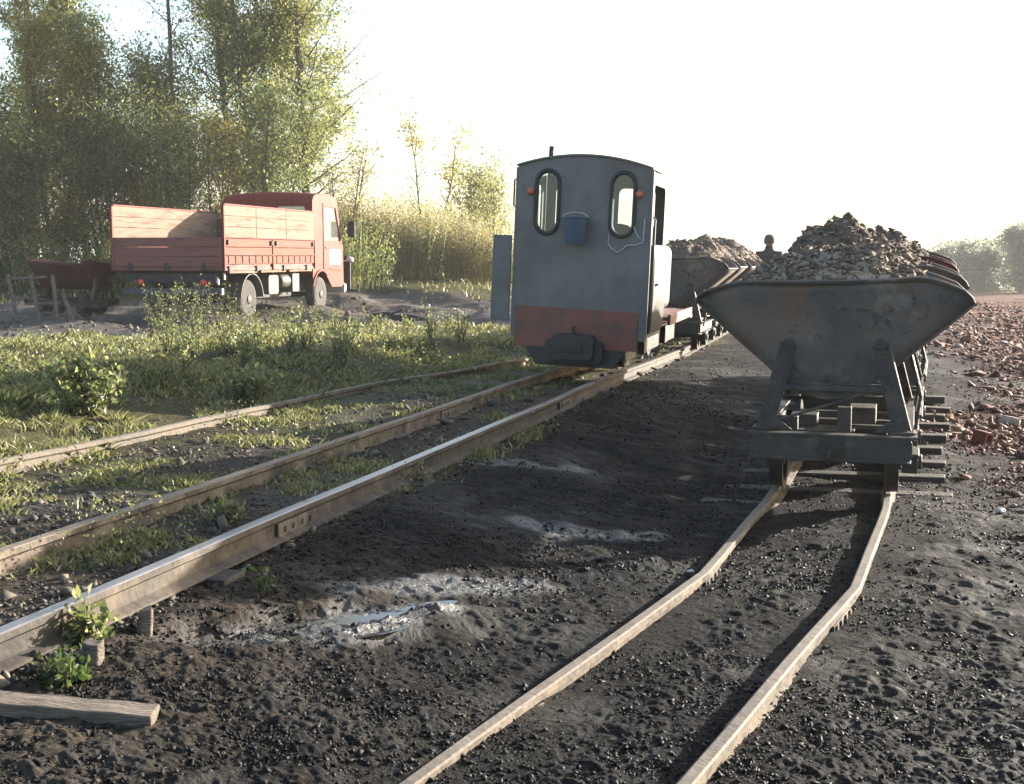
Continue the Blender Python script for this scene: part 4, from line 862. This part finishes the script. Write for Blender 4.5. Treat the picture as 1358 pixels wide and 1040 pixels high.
        for k in range(8):
            a = 2 * math.pi * k / 8; q.lathe([(.014, wd / 2 - .10), (.014, wd / 2 - .055), (.001, wd / 2 - .05)], (x, y + .125 * math.cos(a), .42 + .125 * math.sin(a)), (sx, 0, 0), 8)
        q.build('rim', M['frame'], wo_, smooth=40)
    for sx in (-1, 1):
        wheel(sx * .93, 1.5, .24, sx); wheel(sx * .66, 1.5, .22, sx); wheel(sx * 1.0, 5.35, .24, sx)
        g = MB(); ol = arc(1.5, .42, .56, 5, 175, 18) + arc(1.5, .42, .535, 175, 5, 18); g.plate(ol, [], 'x', min(sx * .72, sx * 1.14), max(sx * .72, sx * 1.14)); g.build('mudguard', M['tank'], t, bevel=.003)
    a = MB(); a.tube([(-.9, 1.5, .42), (.9, 1.5, .42)], .08, 12); a.lathe([(.02, -.2), (.17, -.12), (.17, .12), (.02, .2)], (0, 1.5, .42), (1, 0, 0), 18); a.build('axle', M['chassis'], t, smooth=40)
    a = MB(); a.tube([(-.9, 5.35, .42), (.9, 5.35, .42)], .06, 12); a.build('axle', M['chassis'], t, smooth=40)
    k = MB(); k.plate(rrect(2.45, 2.98, .50, .92, .08), [], 'x', .62, 1.08); k.build('fuel_tank', M['tank'], t, bevel=.01)
    k = MB(); k.lathe([(.02, 0), (.13, .02), (.15, .05), (.15, .45), (.13, .48), (.02, .5)], (1.0, 3.05, .78), (0, 1, 0), 20); k.build('air_tank', M['tank'], t, smooth=40)
    k = MB(); k.box(.70, 1.08, 3.75, 4.15, .52, .95); k.build('battery_box', M['tank'], t, bevel=.015)
    k = MB(); k.box(.55, .7, 2.2, 4.6, .4, .5); k.box(-.5, .5, 4.4, 6.6, .5, 1.0); k.build('engine', M['chassis'], t, bevel=.02)
    # cab
    CW = 1.13; y0, y1 = 4.86, 6.86
    side = [(y0, .92), (y0 + .02, 2.62), (y0 + .10, 2.74), (y0 + .3, 2.80), (y0 + 1.0, 2.82), (y1 - .52, 2.76), (y1 - .40, 2.66), (y1 - .10, 1.72), (y1 - .02, 1.55), (y1, .66), (y1 - .10, .58), (y1 - .62, .58)]
    arch = arc(5.35, .42, .58, 52, 150, 12)
    ol = side + [(y1 - .78, .58)] + [p for p in arch if p[1] > .58] + [(y0, .80)]
    win = [(y0 + .72, 1.72), (y0 + .72, 2.52), (y1 - .53, 2.50), (y1 - .22, 1.74), (y1 - .26, 1.70), (y0 + .76, 1.70)]
    cb = MB()
    for sx in (-1, 1): cb.plate(ol, [win], 'x', min(sx * (CW - .03), sx * CW), max(sx * (CW - .03), sx * CW))
    up = side[1:7]
    n = len(up); vs = [(x, y, z) for x in (-CW, -CW * .6, 0, CW * .6, CW) for (y, z) in up]
    vs = [(x, y, z + .06 * (1 - (x / CW) ** 2)) for x, y, z in vs]
    cb.add(vs, [(a_ * n + i, a_ * n + i + 1, (a_ + 1) * n + i + 1, (a_ + 1) * n + i) for a_ in range(4) for i in range(n - 1)])
    rear = [(-CW + .03, .92), (CW - .03, .92), (CW - .03, 2.62), (-CW + .03, 2.62)]
    cb.plate(rear, [rrect(-.85, -.30, 2.12, 2.50, .06), rrect(.25, .95, 2.12, 2.50, .06)], 'y', y0 + .01, y0 + .035)
    cb.plate([(-CW + .03, 2.615), (CW - .03, 2.615), (CW - .03, 2.62), (.68, 2.655), (0, 2.68), (-.68, 2.655), (-CW + .03, 2.62)], [], 'y', y0 + .012, y0 + .034)
    cb.plate([(-CW + .03, .66), (CW - .03, .66), (CW - .03, 1.55), (-CW + .03, 1.55)], [], 'y', y1 - .05, y1 - .012)
    for sx in (-1, 1): cb.bar((sx * (CW - .05), y1 - .11, 1.72), (sx * (CW - .07), y1 - .42, 2.66), .08, .06)
    cb.box(-CW + .03, CW - .03, y1 - .14, y1 - .03, 1.55, 1.73)
    cbo = cb.build('cab', M['truckred'], t, smooth=45)
    g = MB(); g.add([(-CW + .08, y1 - .10, 1.72), (CW - .08, y1 - .10, 1.72), (CW - .1, y1 - .40, 2.64), (-CW + .1, y1 - .40, 2.64)], [(0, 1, 2, 3)]); g.build('windscreen', M['glassdark'], cbo, smooth=0)
    g = MB(); g.plate(rrect(-.85, -.30, 2.12, 2.50, .06), [], 'y', y0 + .02, y0 + .025); g.plate(rrect(.25, .95, 2.12, 2.50, .06), [], 'y', y0 + .02, y0 + .025); g.build('rear_window', M['glassdark'], cbo)
    for sx in (-1, 1):
        dl = [(y0 + .66, .98), (y0 + .66, 2.60), (y1 - .50, 2.58), (y1 - .13, 1.66), (y1 - .10, 1.2), (y1 - .14, .98), (y1 - .86, 1.0), (y1 - .95, 1.04)]
        x0, x1 = sorted((sx * (CW + .002), sx * (CW + .016)))
        d = MB(); d.plate(dl, [win], 'x', x0, x1); do = d.build('door', M['truckred'], t, bevel=.006)
        d = MB(); d.plate(win, [], 'x', sx * (CW - .012) - .002, sx * (CW - .012) + .002); d.build('window', M['glassdark'], do)
        d = MB(); d.box(min(sx * (CW + .017), sx * (CW + .035)), max(sx * (CW + .017), sx * (CW + .035)), y0 + .74, y0 + .90, 1.52, 1.56); d.build('handle', M['black'], do, bevel=.005)
        d = MB(); d.box(min(sx * (CW + .017), sx * (CW + .021)), max(sx * (CW + .017), sx * (CW + .021)), y0 + 1.02, y1 - .24, 1.13, 1.50); d.build('door_panel', M['chalk'], do, bevel=.002)
        ml = arc(5.35, .42, .60, 52, 160, 14) + arc(5.35, .42, .555, 160, 52, 14)
        d = MB(); d.plate(ml, [], 'x', min(sx * (CW - .02), sx * (CW + .035)), max(sx * (CW - .02), sx * (CW + .035))); d.build('wheel_arch', M['truckred'], t, bevel=.004)
        d = MB(); d.tube([(sx * CW, y1 - .2, 2.2), (sx * (CW + .22), y1 + .02, 2.26), (sx * (CW + .22), y1 + .02, 1.7), (sx * CW, y1 - .1, 1.66)], .012, 6); d.box(sx * (CW + .22) - .09, sx * (CW + .22) + .09, y1 + .0, y1 + .05, 1.80, 2.20); d.build('mirror', M['chassis'], t, bevel=.008)
        d = MB(); d.box(min(sx * .7, sx * 1.02), max(sx * .7, sx * 1.02), y1 - .005, y1 + .04, .72, .92); d.build('headlight', M['glass'], t, bevel=.02)
    b = MB(); b.plate(rrect(-1.15, 1.15, .42, .66, .06), [], 'y', y1 + .0, y1 + .14); b.build('front_bumper', M['chalk'], t, bevel=.03)
    # front mounting plate for winter gear, with a stalk lamp
    f = MB(); f.box(-1.2, 1.2, y1 + .28, y1 + .34, .45, 1.32); f.box(-.5, .5, y1 + .14, y1 + .28, .5, .62); f.box(-.5, .5, y1 + .14, y1 + .28, .95, 1.05); f.tube([(1.15, y1 + .31, .5), (1.35, y1 + .4, .46), (1.38, y1 + .42, .62)], .03, 8)
    for x in (-1.1, -.4, .4, 1.1): f.box(x - .05, x + .05, y1 + .345, y1 + .43, .45, 1.35)
    fo = f.build('mounting_plate', M['chassis'], t, bevel=.01)
    s_ = MB(); s_.tube([(1.0, y1 - .02, 1.20), (1.15, y1 + .25, 1.22), (1.18, y1 + .32, 1.28)], .014, 6); s_.lathe([(.02, -.10), (.09, -.06), (.10, 0), (.07, .04), (.001, .05)], (1.18, y1 + .34, 1.27), (.2, .3, 1), 16); s_.build('stalk_lamp', M['chalk'], t, smooth=50)
    return t
truck = make_truck(); truck.location = (-7.12, 26.6, -.02); truck.rotation_euler = (0, 0, -R(13)); truck.scale = (1.03, 1.05, 1.03)

# ------------------------------------------------------------------ things at the left edge
def derelict():
    x, y = at(98, 27.0); t = thing('tipper_wagon', 'derelict dark red tipper wagon dumped left of the truck', 'tipper wagon', (x - .15, y, .02), R(62))
    return t
dw = copy_tree(protor); x, y = at(104, 27.6); dw.location = (x + .8, y - .35, .08); dw.rotation_euler = (0, 0, R(72)); tag(dw, 'derelict dark red empty tipper wagon dumped left of the truck', 'tipper wagon')
dw['group'] = 'derelict wagons'; del dw['group']
dw.rotation_euler = (R(2), R(-3), R(75))
for ch in KIDS[dw]:
    if ch.name.startswith('hopper'): ch.rotation_euler = (0, R(10), 0); ch.location = (-.10, 0, -.02)
def leaning():
    x, y = at(38, 25.6); t = thing('leaning_frame', 'broken frame of leaning wooden posts and rails at the left edge', 'wooden frame', (x, y, 0))
    for (xb, xt) in ((-.20, -.47), (.24, .0), (.60, .43), (.93, .62)):
        h = .98 if xt < .5 else .62; mb = MB(); mb.bar((xb, 0, -.05), (xt, .22, h), .07, .05, (0, 1, 0)); mb.build('post', M['oldwood'], t, bevel=.008)
    for (z, x0, x1, dz) in ((.90, -.42, .30, .04), (.52, -.30, .25, -.02), (.40, -.1, .60, .03), (.22, -.15, .55, .0)):
        mb = MB(); mb.bar((x0, .20 * z + .04, z), (x1, .20 * z + .05, z + dz), .05, .05, (0, 1, 0)); mb.build('cross_rail', M['oldwood'], t, bevel=.006)
    return t
leaning()
x, y = at(48, 42.0); mb = MB(); pr_ = thing('wooden_pole', 'bare wooden pole rising from the trees at the far left', 'pole', (x, y, H(x, y)))
mb.tube([(0, 0, -.1), (.04, 0, 5), (.10, 0, 9.35)], [.14, .11, .085], 10); mb.build('shaft', M['bark'], pr_, smooth=60)
mb = MB(); mb.tube([(.08, -.1, 8.3), (.08, -.16, 8.3)], .02, 6); mb.lathe([(.03, 0), (.045, .04), (.03, .09), (.001, .1)], (.08, -.16, 8.3), (0, 0, 1), 10); mb.build('insulator', M['oily'], pr_)
# scrap beside the muddy road
x, y = PG(526, 425); mb = MB(); ol = [(-.62, 0), (-.5, .16), (-.2, .20), (-.05, .13), (.2, .15), (.45, .10), (.66, .0)]
mb.plate(ol, [], 'y', -.18, .16); mb.bar((-.5, -.2, .03), (.7, .1, .05), .06, .06); mb.bar((-.2, .1, .1), (.1, -.3, .24), .05, .04)
o = mb.build('scrap_lump', M['oily'], bevel=.02); o.location = (x, y, H(x, y) - .02); o.rotation_euler = (0, 0, .2); tag(o, 'dark heap of scrap lying at the edge of the muddy road', 'scrap')
# foreground plank
mb = MB(); a = PG(-30, 938); b = PG(207, 958)
pl = thing('plank', 'long weathered plank lying on cinders in the bottom left corner', 'plank'); k = 14; A, B = Vector((*a, H(*a) + .012)), Vector((*b, H(*b) + .012))
ptz = [A.lerp(B, i / k) + Vector((0, 0, .0015 * math.sin(i * 1.3))) for i in range(k + 1)]
for i in range(k): pass
dv = (B - A).normalized(); sdv = Vector((-dv.y, dv.x, 0)); vsn = []
for i, p in enumerate(ptz):
    for (ss_, zz) in ((-.045, -.02), (.045, -.02), (.045, .02), (-.045, .02)): vsn.append(p + sdv * (ss_ + .0015 * math.sin(i * 2.1 + ss_ * 40)) + Vector((0, 0, zz)))
mb.add(vsn, [(i * 4 + j, i * 4 + (j + 1) % 4, i * 4 + 4 + (j + 1) % 4, i * 4 + 4 + j) for i in range(k) for j in range(4)] + [(0, 1, 2, 3), (k * 4 + 3, k * 4 + 2, k * 4 + 1, k * 4)])
bpy.data.objects.remove(pl); o = mb.build('plank', M['oldwood'], bevel=.004); tag(o, 'long weathered plank lying on cinders in the bottom left corner', 'plank')
# wooden stubs and stones beside the main rail
for (u, v, z, sx, sy, sz, rz_, lb) in ((192, 838, .05, .022, .03, .06, .3, 'upright wooden stub below the near main rail'), (122, 880, .05, .03, .03, .05, .6, 'stubby wooden peg above the foreground plank'), (278, 905, .02, .0, .0, .0, 0, '')):
    if not lb: continue
    x, y = PG(u, v); mb = MB(); n = 9; rg = np.random.default_rng(int(u)); vs_ = []
    ring = [(math.cos(2 * math.pi * i / n) * (1 + rg.uniform(-.2, .2)), math.sin(2 * math.pi * i / n) * (1 + rg.uniform(-.2, .2))) for i in range(n)]
    for (zz, q) in ((-.06, 1.1), (sz * .5, 1), (sz * 1.0, .9)): vs_ += [(px * sx * q + zz * .1, py * sy * q, zz + (rg.uniform(-.01, .01) if zz > 0 else 0)) for px, py in ring]
    mb.add(vs_, [(r_ * n + i, r_ * n + (i + 1) % n, (r_ + 1) * n + (i + 1) % n, (r_ + 1) * n + i) for r_ in range(2) for i in range(n)] + [tuple(range(2 * n, 3 * n))])
    o = mb.build('wooden_stub', M['oldwood'], bevel=.003); o.location = (x, y, H(x, y) + .01); o.rotation_euler = (0, 0, rz_); tag(o, lb, 'wood stub')
# orange brick block by the right-hand train
x, y = PG(1303, 588); mb = MB(); mb.plate(rrect(-.065, .065, -.06, .06, .012), [rrect(-.04, .04, -.035, .035, .01)], 'y', -.09, .09)
o = mb.build('hollow_brick', M['brick'], bevel=.005); o.location = (x, y, H(x, y) + .045); o.rotation_euler = (R(8), R(10), R(35)); o.scale = (.72, .62, .72); tag(o, 'orange red hollow brick lying beside the sleepers on the right', 'brick')
def stone(u, v, s, label, m, seed, group=None, d=None):
    x, y = P(u, v, .1); rg = np.random.default_rng(seed); bm = bmesh.new(); bmesh.ops.create_icosphere(bm, subdivisions=2, radius=1)
    for q in bm.verts:
        c = q.co; f = 1 + .25 * math.sin(3 * c.x + seed) * math.cos(2.3 * c.y + seed) + rg.uniform(-.12, .12); q.co = Vector((c.x * f * s * 1.3, c.y * f * s, c.z * f * s * .7))
    me = bpy.data.meshes.new('stone'); bm.to_mesh(me); bm.free(); me.materials.append(m); o = bpy.data.objects.new('stone', me); C.objects.link(o); o.location = (x, y, H(x, y) + .3 * s); o.rotation_euler = (0, 0, seed); tag(o, label, 'stone', group); return o
stone(1200, 447, .16, 'large pale stone beyond the nearest wagon on the right', M['pale'], 1)
stone(1222, 440, .12, 'smaller pale stone right of the large pale one', M['pale'], 2)
stone(1188, 436, .13, 'pale stone half hidden by the nearest wagon', M['pale'], 3)
stone(1328, 660, .022, 'white pebble lowest on the right edge rubble', M['chalk'], 4)
stone(1338, 552, .07, 'pale reddish slab piece at the right edge of the rubble', M['pale'], 5)
stone(915, 745, .012, 'small white pebble left of the foreground rail', M['chalk'], 6)
# ------------------------------------------------------------------ person seen far behind the wagons
def person():
    x, y = at(1018, 24.2); z = H(x, y); t = thing('person', 'person in dark clothes standing behind the wagons, only head and shoulders showing', 'person', (x, y, z), R(165)); s = 1.0
    J = [(0, 0, .88), (0, 0, 1.05), (0, .01, 1.28), (0, .01, 1.36), (0, .0, 1.42), (0, -.01, 1.50)]
    Rr = [.16, .16, .18, .12, .085, .08]; Ed = [(0, 1), (1, 2), (2, 3), (3, 4), (4, 5)]
    for sx in (-1, 1):
        k = len(J); J += [(sx * .20, .01, 1.31), (sx * .22, .02, 1.08), (sx * .22, -.06, .86), (sx * .22, -.08, .80)]; Rr += [.085, .06, .04, .03]; Ed += [(2, k), (k, k + 1), (k + 1, k + 2), (k + 2, k + 3)]
        for f in range(4): q = len(J); J += [(sx * .22, -.10 + .02 * f, .76), (sx * .215, -.105 + .02 * f, .71)]; Rr += [.009, .008]; Ed += [(k + 3, q), (q, q + 1)]
        q = len(J); J += [(sx * .20, -.115, .77)]; Rr += [.009]; Ed += [(k + 3, q)]
        k = len(J); J += [(sx * .09, 0, .80), (sx * .10, -.01, .45), (sx * .10, .02, .08), (sx * .105, -.13, .035)]; Rr += [.09, .06, .042, .04]; Ed += [(0, k), (k, k + 1), (k + 1, k + 2), (k + 2, k + 3)]
    me = bpy.data.meshes.new('body'); me.from_pydata(J, Ed, []); o = bpy.data.objects.new('body', me); C.objects.link(o); o.parent = t
    sk = o.modifiers.new('skin', 'SKIN'); sl = me.skin_vertices[0].data
    for i, r in enumerate(Rr): sl[i].radius = (r, r)
    sl[0].use_root = True; ssf = o.modifiers.new('smooth', 'SUBSURF'); ssf.levels = 2; ssf.render_levels = 2
    me.materials.append(mat('dark_work_clothes', [(.03, .03, .032), (.06, .055, .05)], 6, .9, 0, .2))
    bm = bmesh.new(); bmesh.ops.create_uvsphere(bm, u_segments=24, v_segments=16, radius=1)
    for v in bm.verts:
        c = v.co; v.co = Vector((c.x * .088, c.y * .105 - (.018 if c.y < -.8 and abs(c.z) < .2 else 0), c.z * .115))
        if c.y < -.9: pass
    me = bpy.data.meshes.new('head'); bm.to_mesh(me); bm.free(); me.materials.append(mat('skin', [(.36, .2, .14), (.42, .25, .18)], 8, .6, 0, .1)); h = bpy.data.objects.new('head', me); C.objects.link(h); h.parent = t; h.location = (0, -.01, 1.55)
    hr = MB(); hr.lathe([(.001, .135), (.05, .128), (.085, .09), (.104, .03), (.102, -.03), (.09, -.03), (.08, .03), (.001, .1)], (0, .012, 1.55), (0, .18, 1), 20); hr.build('hair', M['bark'], h, smooth=60).matrix_parent_inverse = Matrix.Translation((0, .01, -1.55))
person()
# ------------------------------------------------------------------ haze
HZ = 0.0006
if HZ:
    mb = MB(); mb.box(-3100, 3100, -3100, 3100, -4.2, 15.5); m = bpy.data.materials.new('haze_air'); m.use_nodes = True; n = m.node_tree.nodes; n.remove(n['Principled BSDF'])
    pv = n.new('ShaderNodeVolumePrincipled'); pv.inputs['Color'].default_value = (1, .97, .92, 1); pv.inputs['Density'].default_value = HZ; pv.inputs['Anisotropy'].default_value = .2
    m.node_tree.links.new(pv.outputs[0], n['Material Output'].inputs['Volume']); stuff(mb.build('haze', m, smooth=0), 'pale sunlit haze')
